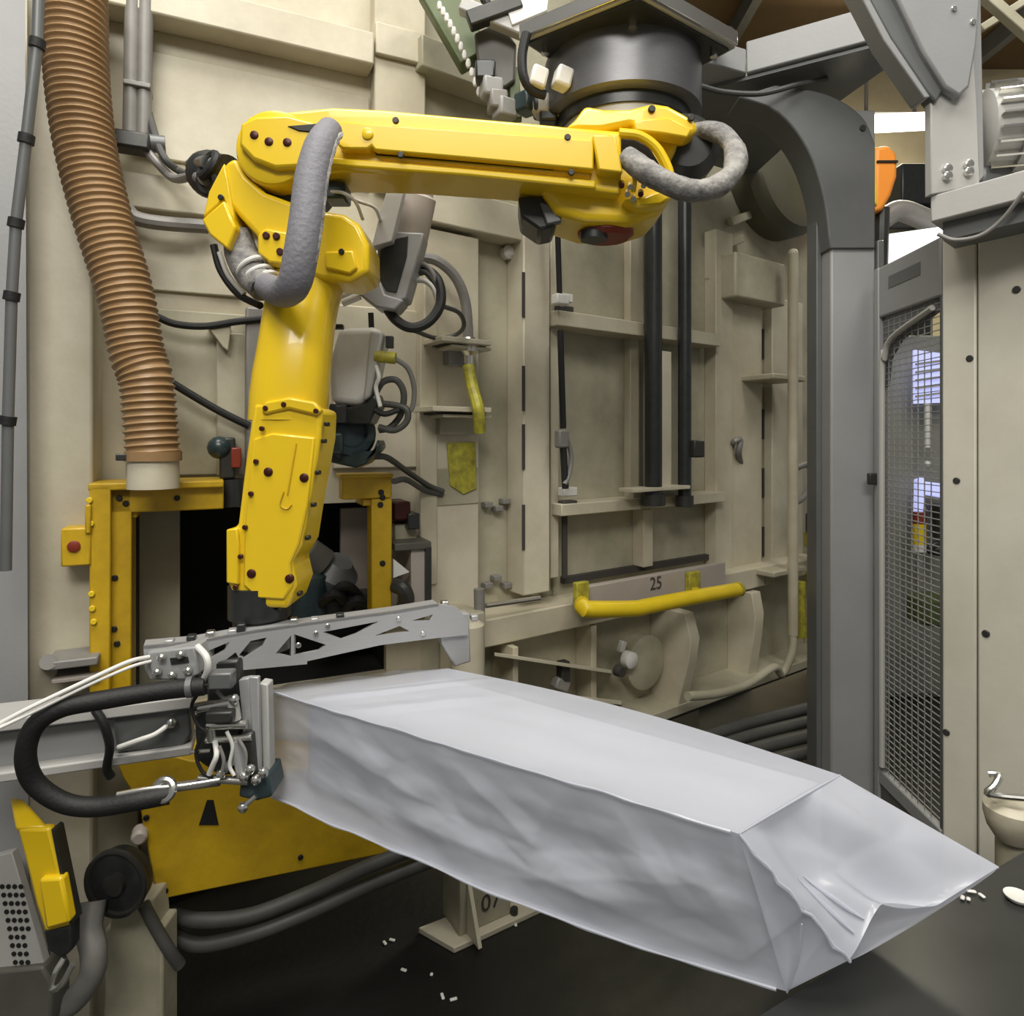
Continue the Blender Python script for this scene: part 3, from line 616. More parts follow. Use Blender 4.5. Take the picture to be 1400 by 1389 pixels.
# ------------------------------------------------------------------ the bagged block
bag = thing('bagged_block', 'long rectangular block wrapped in glossy translucent white plastic, its open bag end hanging loose', 'package')
ztop, zbot = H-.84, H-1.19
L0, R0 = P(386, 950, 2.16), P(1010, 1140, 1.40); L0 = L0+(L0-R0)*.045      # near top edge, far end and near end
L1, R1 = Vector((-.235, 2.41, 0)), Vector((.82, 1.645, 0))
def bp(s, t, z):       # s along the block, t across it
    a = L0.lerp(R0, s); b = Vector((L1.x, L1.y, 0)).lerp(R1, s); bend = math.sin(math.pi*min(1, max(0, s)))*.05
    p = a.lerp(b, t); p.x += bend*t*.6; p.y += bend*t; p.z = z; return p
def crease(p, k=1.0):
    a = noise.noise(p*3.1+Vector((3, 1, 7))); b = noise.noise(p*7.3)
    return k*((abs(a)-.25)*.9+(.30-abs(b))*.55)
# inner block
i0 = MB(); e = .02
i0.hexa([bp(e, .16, ztop-.02), bp(1-e, .16, ztop-.02), bp(1-e, .16, zbot+.02), bp(e, .16, zbot+.02), bp(e, 1-e*2, ztop-.02), bp(1-e, 1-e*2, ztop-.02), bp(1-e, 1-e*2, zbot+.02), bp(e, 1-e*2, zbot+.02)])
obj('block', i0, BLOCK, bag, .02)
fm = MB()
NS, NP = 190, 96
per = [(0, k/60) for k in range(60)]+[(1, k/16) for k in range(16)]+[(2, k/10) for k in range(10)]+[(3, k/10) for k in range(10)]
FBX = Vector((.109, .018, 0))          # the lower near corner runs on further than the upper one
def crumple(p, k):      # facets with straight ridges, as in stiff film
    d_ = noise.voronoi(p*k)[0]; return (d_[1]-d_[0])
def endshift(s, fz): return FBX*(max(0, (s-.55)/.45)**2)*(1-fz)
LINES = [(.06, .80, .56, .36, .024, .07), (.30, .30, .86, .22, .020, .06), (.46, .95, .70, .34, .018, .05), (.60, .12, .95, .62, .022, .06),
         (.72, .95, .64, .30, .020, .05), (.80, .98, .90, .30, .024, .05), (.88, .62, 1.0, .50, .020, .05), (.10, .35, .40, .10, .014, .06), (.90, .98, .98, .10, .016, .05), (.20, .95, .34, .60, .012, .05)]
def folds(s, f):
    d = 0
    for x0, y0, x1, y1, a_, w_ in LINES:
        ax, ay = (x1-x0)*4, y1-y0; l2 = ax*ax+ay*ay; px_, py_ = (s-x0)*4, f-y0
        t = max(0, min(1, (px_*ax+py_*ay)/l2)); dist = math.hypot(px_-ax*t, py_-ay*t)
        side = 1 if px_*ay-py_*ax > 0 else .45
        d += .60*a_*max(0, 1-dist/(w_*6*side))*(math.sin(math.pi*min(1, max(0.02, t)))**.5)
    return d
rows = []
for i in range(NS+1):
    s = i/NS; row = []
    for j, f in per:
        t, z = ((0, zbot+(ztop-zbot)*f), (f, ztop), (1, ztop-(ztop-zbot)*f), (1-f, zbot))[j]
        fz = (z-zbot)/(ztop-zbot)
        p = bp(s, t, z)+endshift(s, fz)*(1-t)
        nrm = (Vector((-.5, -.86, 0)), Vector((0, 0, 1)), Vector((.5, .86, 0)), Vector((0, 0, -1)))[j]
        wgt = math.sin(math.pi*f)**.6 if 0 < f < 1 else 0
        if s > .9: wgt *= max(0, (1-s)/.1)**.5
        if j == 0:
            dsp = wgt*(folds(s, f)*1.25-.022+.016*noise.noise(Vector((s*4, f*1.8, 1)))+.006*noise.noise(Vector((s*14, f*6, 4)))+(.006+.008*s)*(crumple(Vector((s*1.5, f*.55, 3)), 4.2)-.3)+.003*s*(crumple(Vector((s*1.5, f*.6, 8)), 9)-.3))
            if f == 0: p.z += .008*noise.noise(Vector((s*8, 0, 0)))
        elif j == 1:
            dsp = (.003*noise.noise(Vector((s*5, t*9, 2)))+.002*(crumple(Vector((s*1.5, t*.5, 5)), 3.2)-.3))*wgt
            q_ = s-.22-.10*t
            dsp += .010*wgt*max(0, 1-abs(q_)/.05)*(1-t)+.006*wgt*max(0, 1-abs(s-.1-.06*t)/.03)
            if f == 0: p.z += .005*noise.noise(Vector((s*12, 5, 0)))
        else: dsp = .006*wgt*noise.noise(Vector((s*6, f*4, 9)))
        row.append(p+nrm*dsp)
    rows.append(row)
fm.add([p for r in rows for p in r], [(i*NP+k, i*NP+(k+1) % NP, (i+1)*NP+(k+1) % NP, (i+1)*NP+k) for i in range(NS) for k in range(NP)])
film = obj('film', fm, FILM, bag, recalc=True)
# collar of film gathered at the clamp
for nm, k_ in (('fold_highlight', 60), ('fold_highlight', 0)):     # doubled film edge along the near side, its highlight put in as tubes
    ep = [r_[k_]+Vector((-.002, -.004, .002)) for r_ in rows[2:-1:3]]
    obj(nm, MB().tube(ep, [.0035+.0015*math.sin(i_*.9)*math.sin(i_*.37) for i_ in range(len(ep))], 6, smooth=False), FILM, bag)
cl = MB(); crow = []
for i in range(9):
    s = -.075*i/8; row = []
    for k in range(NP):
        j, f = per[k]
        t, z = ((0, zbot+(ztop-zbot)*f), (f, ztop), (1, ztop-(ztop-zbot)*f), (1-f, zbot))[j]
        sh_ = 1-.10*i/8
        p = bp(s, .5+(t-.5)*sh_, (ztop+zbot)/2+(z-(ztop+zbot)/2)*sh_)
        p += Vector((.008*math.sin(k*1.9+i*.6), .006*math.cos(k*2.3), .006*math.sin(k*1.3)))*(i/8)
        row.append(p)
    crow.append(row)
cl.add([p for r in crow for p in r], [(i*NP+k, i*NP+(k+1) % NP, (i+1)*NP+(k+1) % NP, (i+1)*NP+k) for i in range(8) for k in range(NP)])
obj('film_neck', cl, FILM, bag)
# loose open end: two sheets and the folded near gusset
def patch(mb, a, b, c, d_, nu=26, nv=26, fn=None):     # a-b one edge, d_-c the opposite
    vs_ = []
    for i in range(nu+1):
        for j in range(nv+1):
            s, t = i/nu, j/nv
            p = a.lerp(b, t).lerp(d_.lerp(c, t), s)
            if fn: p = p+fn(s, t, p)
            vs_.append(p)
    mb.add(vs_, [(i*(nv+1)+j, i*(nv+1)+j+1, (i+1)*(nv+1)+j+1, (i+1)*(nv+1)+j) for i in range(nu) for j in range(nv)])
Fp, Bp = bp(1, 0, ztop), bp(1, 1, ztop); Fb, Bb = bp(1, 0, zbot)+FBX, bp(1, 1, zbot)
M1, M2 = P(1160, 1313, 1.37), P(1366, 1185, 1.52)
Lm = P(1205, 1236, 1.42)
def upfn(s, t, p):
    e_ = (s*(1-s))**.5*2; w_ = (t*(1-t))**.5*2
    v = Vector((.25, -.5, 1))
    o_ = v*(-.05*e_*w_*math.exp(-((t-.38)/.22)**2)+.02*e_*w_*noise.noise(p*6))
    o_ += v*(.014*e_*math.sin(t*19+s*3)*w_*(1-.6*t)+.016*e_*w_*(crumple(Vector((s*.35, t*.45, 2)), 6)-.3))
    # the lip waves: the near third droops, the middle rises
    lip = M1.lerp(M2, t); k = t/.26 if t < .26 else max(0, 1-(t-.26)/.30)
    k = k*k*(3-2*k)*.5+k*.5
    o_ += (Lm-M1.lerp(M2, .26))*k*s*s
    return o_
tl = MB(); patch(tl, Fp, Bp, M2, M1, 34, 44, upfn)
obj('film_tail_top', tl, FILM, bag, recalc=False)
def lowfn(s, t, p):
    e_ = (s*(1-s))**.5*2; w_ = (t*(1-t))**.5*2
    return Vector((0, 0, 1))*(.02*e_*w_*noise.noise(p*5)-.012*s*s*w_)
t2 = MB(); patch(t2, Fb+Vector((0, 0, .003)), Bb+Vector((0, 0, .003)), M2, M1, 20, 26, lowfn)
obj('film_tail_underside', t2, FILM, bag, recalc=False)
def gusfn(s, t, p):
    e_ = math.sin(math.pi*s)*math.sin(math.pi*t)*(1-s)
    return Vector((.6, -.8, .1))*(.05*e_*noise.noise(p*7)-.03*e_+.02*e_*(crumple(p, 8)-.3))
t3 = MB(); patch(t3, Fp, Fb, M1, M1, 22, 26, gusfn)
obj('film_tail_gusset', t3, FILM, bag, recalc=False)
random.seed(9); zz_ = []
for i in range(15):
    q_ = i/14; zz_.append(Fp.lerp(M1, q_)+Vector((random.uniform(-.006, .006), -.006, random.uniform(-.006, .006)))*(1 if 0 < i < 14 else 0)+Vector((.3, -.8, .2))*.004)
obj('fold_highlight', MB().tube(zz_, [.002+.0035*random.random() for _ in zz_], 6, smooth=False), FILM, bag)  # bright line of the crease put in as a jagged tube
obj('fold_highlight', MB().tube([Fp, Fp.lerp(Bp, .3)+Vector((0, 0, .002)), Fp.lerp(Bp, .65)+Vector((0, 0, .003)), Bp], [.002, .003, .005, .002], 6, 3), FILM, bag)
gm = Fp.lerp(M1, .62).lerp(Fb, .1)
obj('fold_highlight', MB().tube([gm+Vector((-.01, -.012, 0)), gm.lerp(Fb, .5)+Vector((0, -.010, 0)), Fb+Vector((0, -.003, 0))], [.002, .0045, .002], 6, 3), FILM, bag)  # lit line down the gusset put in as a tube
for k_, (t0, t1, s1) in enumerate(((.16, .10, .93), (.22, .17, .95))):
    st = [Fp.lerp(Bp, t0).lerp(M1.lerp(M2, t1), s_)+upfn(s_, t0+(t1-t0)*s_, Fp.lerp(Bp, t0).lerp(M1.lerp(M2, t1), s_))+Vector((.05, -.1, .1))*.03 for s_ in (.42, .55, .7, .82, s1)]
    obj('fold_highlight', MB().tube(st, [.001, .004, .006, .005, .002], 8, 4), FILM, bag)  # tubes shaped to stand in for highlight streaks on the loose film
t4 = MB(); patch(t4, Bp, Bb, M2+Vector((0, 0, -.004)), M2, 10, 10, None)
obj('film_tail_back', t4, FILM, bag, recalc=False)

# ------------------------------------------------------------------ dark steel table under the bag end
tb = thing('steel_table', 'dark smooth steel table under the loose end of the bag', 'table')
zt_ = zbot-.012
def tz(px, py): Z = (H-zt_)*FPX/(py-HY); return Vector(((px-CX)/FPX*Z, Z, zt_))
a, b = tz(1034, 1389), tz(1330, 1206)
dv = (b-a).normalized(); a = a-dv*.9; b = b+dv*.55; nrm = Vector((dv.y, -dv.x, 0))
top = [a, b, b+nrm*1.5, a+nrm*1.5]
obj('table_top', MB().ext(top, (0, 0, -.05)), TABLEM, tb, .004)
for k, (s, t) in enumerate(((.12, .1), (.92, .1), (.92, 1.35), (.12, 1.35))):
    p = a.lerp(b, s)+nrm*t; obj('leg', MB().buz(Frame(p, dv), -.04, .04, zt_-.05, 0, .04, -.04), DARK, tb)
random.seed(11)
for i in range(6):
    p = tz(random.uniform(1285, 1345), 1220)+nrm*random.uniform(.0, .05); p = tz(1285+62*random.random(), 1221+14*random.random())
    tag(obj('debris_flake', MB().cb(p+Vector((0, 0, .006)), .012+.012*random.random(), .010, .006, random.random()*3), WHITE, None, .003), 'small white crumb lying along the far edge of the dark table', 'debris', 'white crumbs on the table edge')
pt = tz(1392, 1231); ws = obj('white_dish', MB().lathe(pt, (0, 0, 1), [(0, .02), (.008, .030), (.014, .032), (.012, .027)], 24), SKYG if 0 else WHITE)
tag(ws, 'small white round dish at the far corner of the dark table', 'dish')

# ------------------------------------------------------------------ yellow guard frames on the left wall
gf = thing('yellow_guard', 'yellow bolted guard frame below the brown duct, around a dark opening', 'frame')
def gbox(name, x0, y0, x1, y1, o0, o1, mt_=None, bev=.006, par=None): return obj(name, MB().box(A, x0, y0, x1, y1, o0, o1), mt_ or YELF, par or gf, bev)
gbox('side_flange', 122, 664, 151, 948, .34, .26); gbox('stile', 151, 664, 180, 944, .30, .16)
gbox('rail', 151, 664, 306, 699, .30, .16); gbox('top_strip', 120, 659, 306, 669, .34, .05)
gbox('lug', 83, 722, 124, 774, .35, .24); gbox('corner_fillet', 180, 699, 188, 708, .28, .1)
gbox('hinge_edge', 116, 690, 124, 730, .36, .27)
bolts(A, [(163, 681), (242, 681), (172, 688), (157, 790), (160, 880), (143, 888), (156, 860)], .302, 4, BOLTB, gf)
bolts(A, [(101, 747)], .352, 8, RED, gf)
bolts(A, [(122, 684), (124, 716), (126, 832), (128, 850), (125, 812)], .345, 4, YELH, gf)
g2 = thing('guard_bracket', 'narrow yellow guard bracket right of the forearm beside the dark opening', 'frame')
gbox('rail', 468, 652, 536, 682, .30, .20, par=g2); gbox('stile', 508, 682, 536, 838, .30, .20, par=g2); gbox('top_strip', 466, 648, 538, 654, .32, .18, par=g2)
gbox('corner_fillet', 496, 682, 508, 692, .28, .1, par=g2)
bolts(A, [(521, 673), (523, 680), (523, 770), (520, 690)], .302, 4, BOLTB, g2)
# machinery glimpsed in the opening
mg = thing('machine_motor', 'dark grey motor and hoses inside the opening right of the forearm', 'motor')
obj('motor_body', MB().lathe(A.at(452, 792, .02), (.5, -.3, .8), [(-.16, .10), (-.14, .115), (.06, .115), (.08, .09), (.12, .06)], 24), GREYD, mg)
obj('motor_cap', MB().lathe(A.at(438, 772, .06), (-.6, -.4, .7), [(0, .085), (.10, .075), (.12, .04)], 20), CAVG, mg)
obj('motor_foot', MB().cb(A.at(476, 830, .05), .26, .16, .14, .4), BLKM, mg, .02)
for i, (x, y) in enumerate(((455, 812), (470, 800), (488, 820))):
    obj('hose', MB().tube([A.at(x-22, y+20, .12), A.at(x, y, .2), A.at(x+20, y+14, .14), A.at(x+30, y+36, .1)], .022), BLACK, mg)
tn = tag(obj('teal_cylinder', MB().lathe(A.at(424, 845, .08), (0, 0, 1), [(0, .085), (.20, .085), (.22, .06)], 22), TEAL, None), 'short teal grey cylinder standing under the forearm tip', 'cylinder')
# lower yellow cover
lc = thing('lower_cover', 'large yellow sheet metal cover under the bag and the gripper', 'cover')
poly = [(156, 1034), (175, 1027), (212, 1027), (262, 1040), (420, 1050), (600, 1060), (600, 1152), (215, 1231), (190, 1098), (168, 1064)]
obj('cover_sheet', MB().prism(A, poly, .30, .02), YELF, lc, .006)
obj('cover_slot', MB().prism(A, [(283, 1094), (292, 1094), (299, 1128), (272, 1128)], .303, .29), VOID, lc)
bolts(A, [(200, 1118), (226, 1218), (540, 1150), (411, 1172)], .302, 4, BOLTB, lc)
obj('pink_fitting', MB().lathe(A.at(192, 1136, .28), A.n, [(0, .03), (.05, .03), (.06, .02)], 14), PLATE, lc)
# grey rail on the left
al = thing('grey_rail', 'grey aluminium profile rail on the left passing behind the black hose', 'rail')
Gr = Frame(P(0, 1010, 2.15), (.93, .33, 0))
def gr(y0, y1, o, mt_, nm, x1=262):
    z0, z1 = Gr.uz(-20, y0, o)[1], Gr.uz(-20, y1, o)[1]
    obj(nm, MB().buz(Gr, Gr.uz(-60, 1000, o)[0], Gr.uz(x1, 1000, o)[0], z0, z1, o, -.10), mt_, al, .006)
gr(986, 1004, .06, GREYL, 'top_lip'); gr(1004, 1060, .0, GREYP, 'rail_body'); gr(1060, 1074, .05, GREYL, 'bottom_lip')
obj('end_cap', MB().prism(Gr, [(150, 962), (258, 950), (262, 1004), (250, 1022), (160, 1030)], .03, -.08), GREYD, al, .01)
obj('air_line', MB().tube([Gr.at(162, 1022, .05), Gr.at(190, 1012, .08), Gr.at(212, 1004, .07), Gr.at(232, 990, .04)], .009), WHITE, al)
obj('fitting', MB().ball(Gr.at(234, 988, .05), .018, 10), CHROME, al)
obj('strap', MB().tube([Gr.at(130, 970, .08), Gr.at(142, 990, .09), Gr.at(150, 1020, .08), Gr.at(146, 1050, .06), Gr.at(152, 1062, .05)], .014), BLACK, al)
# black hose loop
bh = thing('black_hose', 'thick black hose bent in a wide loop left of the gripper', 'hose')
obj('hose', MB().tube([P(280, 938, 1.98), P(215, 945, 1.95), P(140, 957, 1.90), P(84, 968, 1.86), P(48, 992, 1.84), P(35, 1032, 1.84), P(47, 1070, 1.86), P(86, 1097, 1.88), P(132, 1103, 1.9), P(190, 1094, 1.92), P(232, 1086, 1.95)], .027, 14, 8), BLACK, bh)
obj('end_fitting', MB().torus(P(224, 1080, 1.94), (.1, -1, .5), .026, .012), CHROME, bh)
obj('end_rod', MB().tube([P(160, 1086, 1.91), P(205, 1078, 1.93), P(250, 1074, 1.96), P(300, 1066, 2.0)], .007), CHROME, bh)
obj('hose_clip', MB().cyl(P(264, 938.5, 1.97), P(256, 939.5, 1.967), .031, n=16), GREYD, bh)
tag(obj('air_tube', MB().tube([P(-20, 1000, 1.75), P(40, 968, 1.8), P(120, 930, 1.88), P(175, 905, 1.94), P(204, 898, 1.99)], .0062), WHITE, None), 'thin cream air tube rising from the left edge to the gripper', 'tube')
tag(obj('air_tube', MB().tube([P(-20, 1004, 1.74), P(40, 976, 1.8), P(120, 937, 1.88), P(178, 912, 1.94), P(206, 904, 1.99)], .005), WHITE, None), 'thinner cream air tube just below the other one at the gripper end', 'tube')
# bracket on the left column
bk = thing('column_bracket', 'small grey brown bracket plate on the left column beside the yellow frame', 'bracket')
obj('plate', MB().box(A, 62, 902, 134, 914, .40, .241), PIPE, bk, .006); obj('plate', MB().box(A, 70, 926, 134, 932, .38, .241), PLATE, bk, .004)
obj('round_end', MB().cyl(A.at(66, 905, .40), A.at(66, 905, .25), .028, n=14), PIPE, bk); obj('rib', MB().box(A, 78, 914, 132, 926, .30, .241), CAVG, bk)

# ------------------------------------------------------------------ brown duct and left-hand conduits
dh = thing('duct_hose', 'brown ribbed flexible duct hanging over the left wall to the yellow frame', 'hose')
cen = [(98, -40, 41), (101, 0, 40), (105, 100, 40), (117, 200, 40), (141, 300, 38), (171, 400, 37), (187, 480, 35), (200, 520, 34), (206, 580, 34), (210, 628, 34)]
pp = catmull([P(x, y, 2.50) for x, y, r in cen], 40)
ln = [0]
for a_, b_ in zip(pp, pp[1:]): ln.append(ln[-1]+(b_-a_).length)
N = 70; per_ = 10; pts_, rad = [], []
for i in range(N*per_+1):
    q = ln[-1]*i/(N*per_); j = max(0, min(len(ln)-2, next((k for k in range(len(ln)-1) if ln[k+1] >= q), len(ln)-2)))
    f = (q-ln[j])/(ln[j+1]-ln[j]); pts_.append(pp[j].lerp(pp[j+1], f))
    base = (41-7*min(1, q/ln[-1]*1.15))*2.5/FPX
    rad.append(base*(.915+.095*((1+math.cos(2*math.pi*i/per_))/2)**1.6))
obj('duct', MB().tube(pts_, rad, 32, smooth=False), DUCT, dh)
c = pts_[-1]
obj('clamp_band', MB().lathe(c+Vector((0, 0, .03)), (0, 0, -1), [(0, .098), (.035, .098)], 30), DUCT, dh)
obj('clamp_screw', MB().cb(c+Vector((-.07, -.075, .01)), .05, .02, .025, .6), DARK, dh, .004)
obj('spigot', MB().lathe(c, (0, 0, -1), [(-.02, .088), (.11, .09)], 30), CREAM3, dh)
lp_ = thing('conduit_pole', 'thin grey conduit pole with black couplings at the left edge', 'pipe')
lpts = [(54, -30), (51, 60), (36, 190), (22, 305), (16, 405), (11, 575), (8, 780)]
for (x0, y0), (x1, y1) in zip(lpts, lpts[1:]):
    obj('pipe', MB().cyl(P(x0, y0, 2.2), P(x1, y1, 2.2), .017, n=14), GREYD, lp_)
for x, y in lpts[1:-1]: obj('coupling', MB().cyl(P(x+1, y-6, 2.2), P(x-1, y+6, 2.2), .024, n=14), BLACK, lp_)
sp = struct(obj('wall_side', MB().hexa([P(-90, -40, 2.30), P(34, -40, 2.42), P(40, 1400, 2.42), P(-90, 1400, 2.30), P(-90, -40, 2.36), P(34, -40, 2.48), P(40, 1400, 2.48), P(-90, 1400, 2.36)]), GREYP), 'pale grey side panel at the left edge behind the conduit pole')
pgd = thing('perforated_panel', 'grey perforated metal panel at the bottom left corner', 'panel')
obj('sheet', MB().prism(F(2.28), [(-20, 1175), (16, 1165), (62, 1322), (-20, 1328)], 0, -.03), GREYL, pgd, .003)
random.seed(2); hs = None
for i in range(10):
    for j in range(4):
        x, y = 9+i*2.0+j*8.5-6, 1212+i*11.5
        if x > 40: continue
        p = F(2.28).at(x, y, .002)
        if hs is None: hs = obj('hole', MB().lathe(p, (0, -1, 0), [(0, .0085), (.001, .0085)], 10), VOID, pgd); h0 = p
        else: again(hs, p-h0, pgd)
obj('bottom_bar', MB().prism(F(2.26), [(-20, 1330), (58, 1322), (70, 1345), (70, 1400), (-20, 1400)], 0, -.1), CAVG, pgd, .01)
# interlock switch
sw = thing('interlock_switch', 'bright yellow upright interlock switch at the lower left', 'switch')
f5 = F(2.2)
obj('body', MB().prism(f5, [(22, 1132), (68, 1132), (88, 1212), (98, 1266), (60, 1276), (48, 1238), (34, 1180)], 0, -.035), YEL, sw, .012)
obj('sloped_top', MB().hexa([P(14, 1090, 2.26), P(32, 1092, 2.28), P(68, 1132, 2.205), P(22, 1134, 2.195), P(14, 1094, 2.29), P(32, 1096, 2.30), P(67, 1138, 2.24), P(23, 1140, 2.24)]), YEL, sw, .01)
obj('front_pad', MB().prism(f5, [(52, 1202), (84, 1200), (96, 1262), (62, 1272)], .02, -.02), YEL, sw, .01)
obj('socket', MB().prism(f5, [(58, 1272), (98, 1264), (98, 1300), (84, 1312), (64, 1300)], -.01, -.06), BLKM, sw, .01)
obj('side_edge', MB().prism(f5, [(70, 1134), (74, 1136), (100, 1262), (96, 1266)], .002, -.045), BLKM, sw)
obj('shackle', MB().tube([P(88, 1310, 2.18), P(76, 1330, 2.16), P(70, 1352, 2.16), P(84, 1346, 2.15), P(100, 1318, 2.16)], .010), CHROME, sw)
# reel, grey hoses and post below
re = thing('hose_reel', 'round dark reel drum on a post under the black hose loop', 'reel')
f6 = F(2.45)
obj('drum', MB().lathe(f6.at(160, 1206, 0), (-.15, -1, 0), [(-.05, .11), (0, .122), (.02, .122), (.03, .10)], 36), BLKM, re)
obj('drum_rim', MB().torus(f6.at(160, 1206, .025), (-.15, -1, 0), .112, .012), DARK, re)
obj('drum_hub', MB().lathe(f6.at(162, 1204, .02), (-.15, -1, 0), [(0, .045), (.03, .04), (.035, .02)], 20), DARK, re)
obj('post', MB().prism(F(2.55), [(152, 1230), (208, 1230), (222, 1420), (138, 1420)], 0, -.12), CREAM2, re, .01)
obj('post', MB().buz(F(2.55), P(142, 0, 2.55).x, P(222, 0, 2.55).x, 0.6, 0, -.001, -.12), CREAM2, re, .01)
tag(obj('grey_hose', MB().tube([P(128, 1232, 2.40), P(122, 1270, 2.36), P(128, 1300, 2.34), P(126, 1330, 2.34), P(106, 1362, 2.34), P(84, 1378, 2.36)], .043, 14, 8), PIPE, None), 'grey hose curling down from the round reel to the bottom left', 'hose')
tag(obj('grey_hose', MB().tube([P(196, 1236, 2.5), P(214, 1270, 2.5), P(232, 1300, 2.5), P(246, 1320, 2.52)], .022, 12, 6), PIPED, None), 'short dark hose slanting down right of the round reel', 'hose')
tag(obj('machine_upright', MB().buz(A, A.uz(72, 600, .1)[0], A.uz(190, 600, .1)[0], zz(A, 120, 1040, .12), 0, .12, -.06), CREAM2, None, .008), 'stained cream upright below the grey rail behind the reel', 'post')
for i, (lab, y) in enumerate((('upper dark grey hose sagging beneath the yellow cover', 0), ('lower dark grey hose sagging beneath the yellow cover, near the black gap', 26))):
    tag(obj('sagging_hose', MB().tube([P(228, 1248+y, 2.75), P(270, 1258+y*1.3, 2.72), P(340, 1252+y, 2.74), P(420, 1222+y, 2.8), P(500, 1186+y, 2.85), P(590, 1150+y, 2.92)], .030, 12, 7), PIPED, None), lab, 'hose', 'dark hoses beneath the yellow cover')
# foot plate of the machine
ft = thing('floor_pedestal', 'cream steel foot plate with a stencilled number on the dark floor', 'foot')
def fz(px, py, z=0): Z = (H-z)*FPX/(py-HY); return Vector(((px-CX)/FPX*Z, Z, z))
q = [fz(572, 1268, .03), fz(621, 1296, .03), fz(742, 1240, .03), fz(690, 1222, .03)]
obj('base_plate', MB().ext(q, (0, 0, -.028)), CREAM3, ft, .004)
pf = q[0].lerp(q[2], .45); Fq = Frame(pf, (q[2]-q[1]))
obj('upright', MB().buz(Fq, -.13, .17, .85, .03, .07, -.12), CREAM2, ft, .006)
obj('gusset', MB().ext([Fq.w(-.09, .03, .075), Fq.w(-.09, .30, .075), Fq.w(-.09, .03, .19)], Fq.u*.02), CREAM3, ft)
obj('foot_bolt', MB().lathe(q[2].lerp(q[1], .25)+Vector((-.04, .02, 0)), (0, 0, 1), [(0, .02), (.03, .02)], 8), DARK, ft)
text('07', Fq.w(.05, .14, .073), Fq, .12, INK, ft)
random.seed(5)
for i, (x, y) in enumerate(((526, 1289), (536, 1285), (552, 1326), (590, 1332), (605, 1362), (620, 1366), (655, 1292), (705, 1264))):
    tag(obj('debris_flake', MB().cb(fz(x, y, .006), .015+.02*random.random(), .014, .008, random.random()*3), WHITE, None, .003), 'small white crumb lying on the dark floor near the cream foot', 'debris', 'white crumbs on the floor')
# ------------------------------------------------------------------ cables and boxes on the left wall behind the robot
cd = thing('conduit_pair', 'pair of grey vertical conduits with a clamp beside the brown duct', 'conduit')
for x in (179, 197): obj('pipe', MB().cyl(A.at(x+3, -40, .12), A.at(x-1, 196, .12), .030, n=14), PIPE, cd)
obj('clamp_bar', MB().cyl(A.at(166, 192, .16), A.at(226, 198, .16), .036, n=14), GREYD, cd)
obj('clamp_block', MB().cb(A.at(182, 196, .16), .13, .10, .07, .4), DARK, cd, .01)
obj('strap', MB().box(A, 168, 110, 206, 117, .16, .05), PIPE, cd, .004)
def cable(nm, pts, r, mt_, lab, cat='cable', grp=None, k=6): return tag(obj(nm, MB().tube(pts, r, 10, k), mt_, None), lab, cat, grp)
cable('grey_cable', [A.at(202, 150, .10), A.at(212, 185, .16), A.at(226, 218, .2), A.at(250, 236, .2), P(268, 236, 2.5)], .016, PIPED, 'dark cable bending from the conduit clamp to the elbow motor')
cable('grey_cable', [A.at(196, 200, .16), A.at(214, 222, .18), A.at(238, 244, .2), P(266, 240, 2.5)], .018, PIPE, 'grey cable under the dark one, from the conduit clamp to the elbow motor')
cable('grey_conduit', [A.at(172, 284, .14), A.at(186, 298, .14), A.at(220, 305, .14), A.at(284, 310, .12)], .030, PIPE, 'bent grey conduit between the brown duct and the robot elbow', 'conduit')
cable('black_cable', [P(292, 335, 2.5), P(302, 370, 2.5), P(326, 402, 2.48), P(356, 418, 2.42)], .014, BLACK, 'black cable curving under the elbow beside the wrinkled sleeve')
cable('white_cable', [P(300, 345, 2.49), P(312, 376, 2.48), P(334, 402, 2.46)], .010, WHITE, 'pale cable inside the curve of the black elbow cable')
cable('black_cable', [A.at(212, 432, .1), A.at(240, 443, .1), A.at(280, 446, .1), A.at(322, 440, .1), A.at(360, 436, .1)], .016, BLACK, 'black cable across the wall from the duct to the small bracket')
tag(obj('cable_bracket', MB().prism(A, [(284, 446), (316, 444), (312, 480), (304, 474)], .10, .001), CREAM2, None, .004), 'small cream triangular bracket under the upper black cable', 'bracket')
cable('black_cable', [A.at(236, 524, .1), A.at(262, 540, .1), A.at(300, 562, .1), A.at(340, 582, .1)], .017, BLACK, 'black cable slanting down from the duct to behind the forearm')
pc = thing('panel_cover', 'grey blue ribbed cover on the wall left of the forearm', 'cover')
obj('cover', MB().box(A, 336, 420, 372, 652, .10, .026), PIPE, pc, .01); obj('fold', MB().box(A, 296, 455, 336, 650, .05, .026), CREAM2, pc, .006)
vb = thing('valve_block', 'dark valve block with a red side left of the forearm', 'valve')
obj('block', MB().box(A, 300, 598, 322, 655, .22, .03), DARK, vb, .01); obj('red_side', MB().box(A, 316, 612, 330, 640, .24, .05), RED, vb, .006)
obj('valve_head', MB().ball(A.at(300, 612, .2), .05, 12), TEAL, vb); obj('valve_tail', MB().cyl(A.at(316, 655, .18), A.at(318, 692, .18), .05, n=14), BLKM, vb)
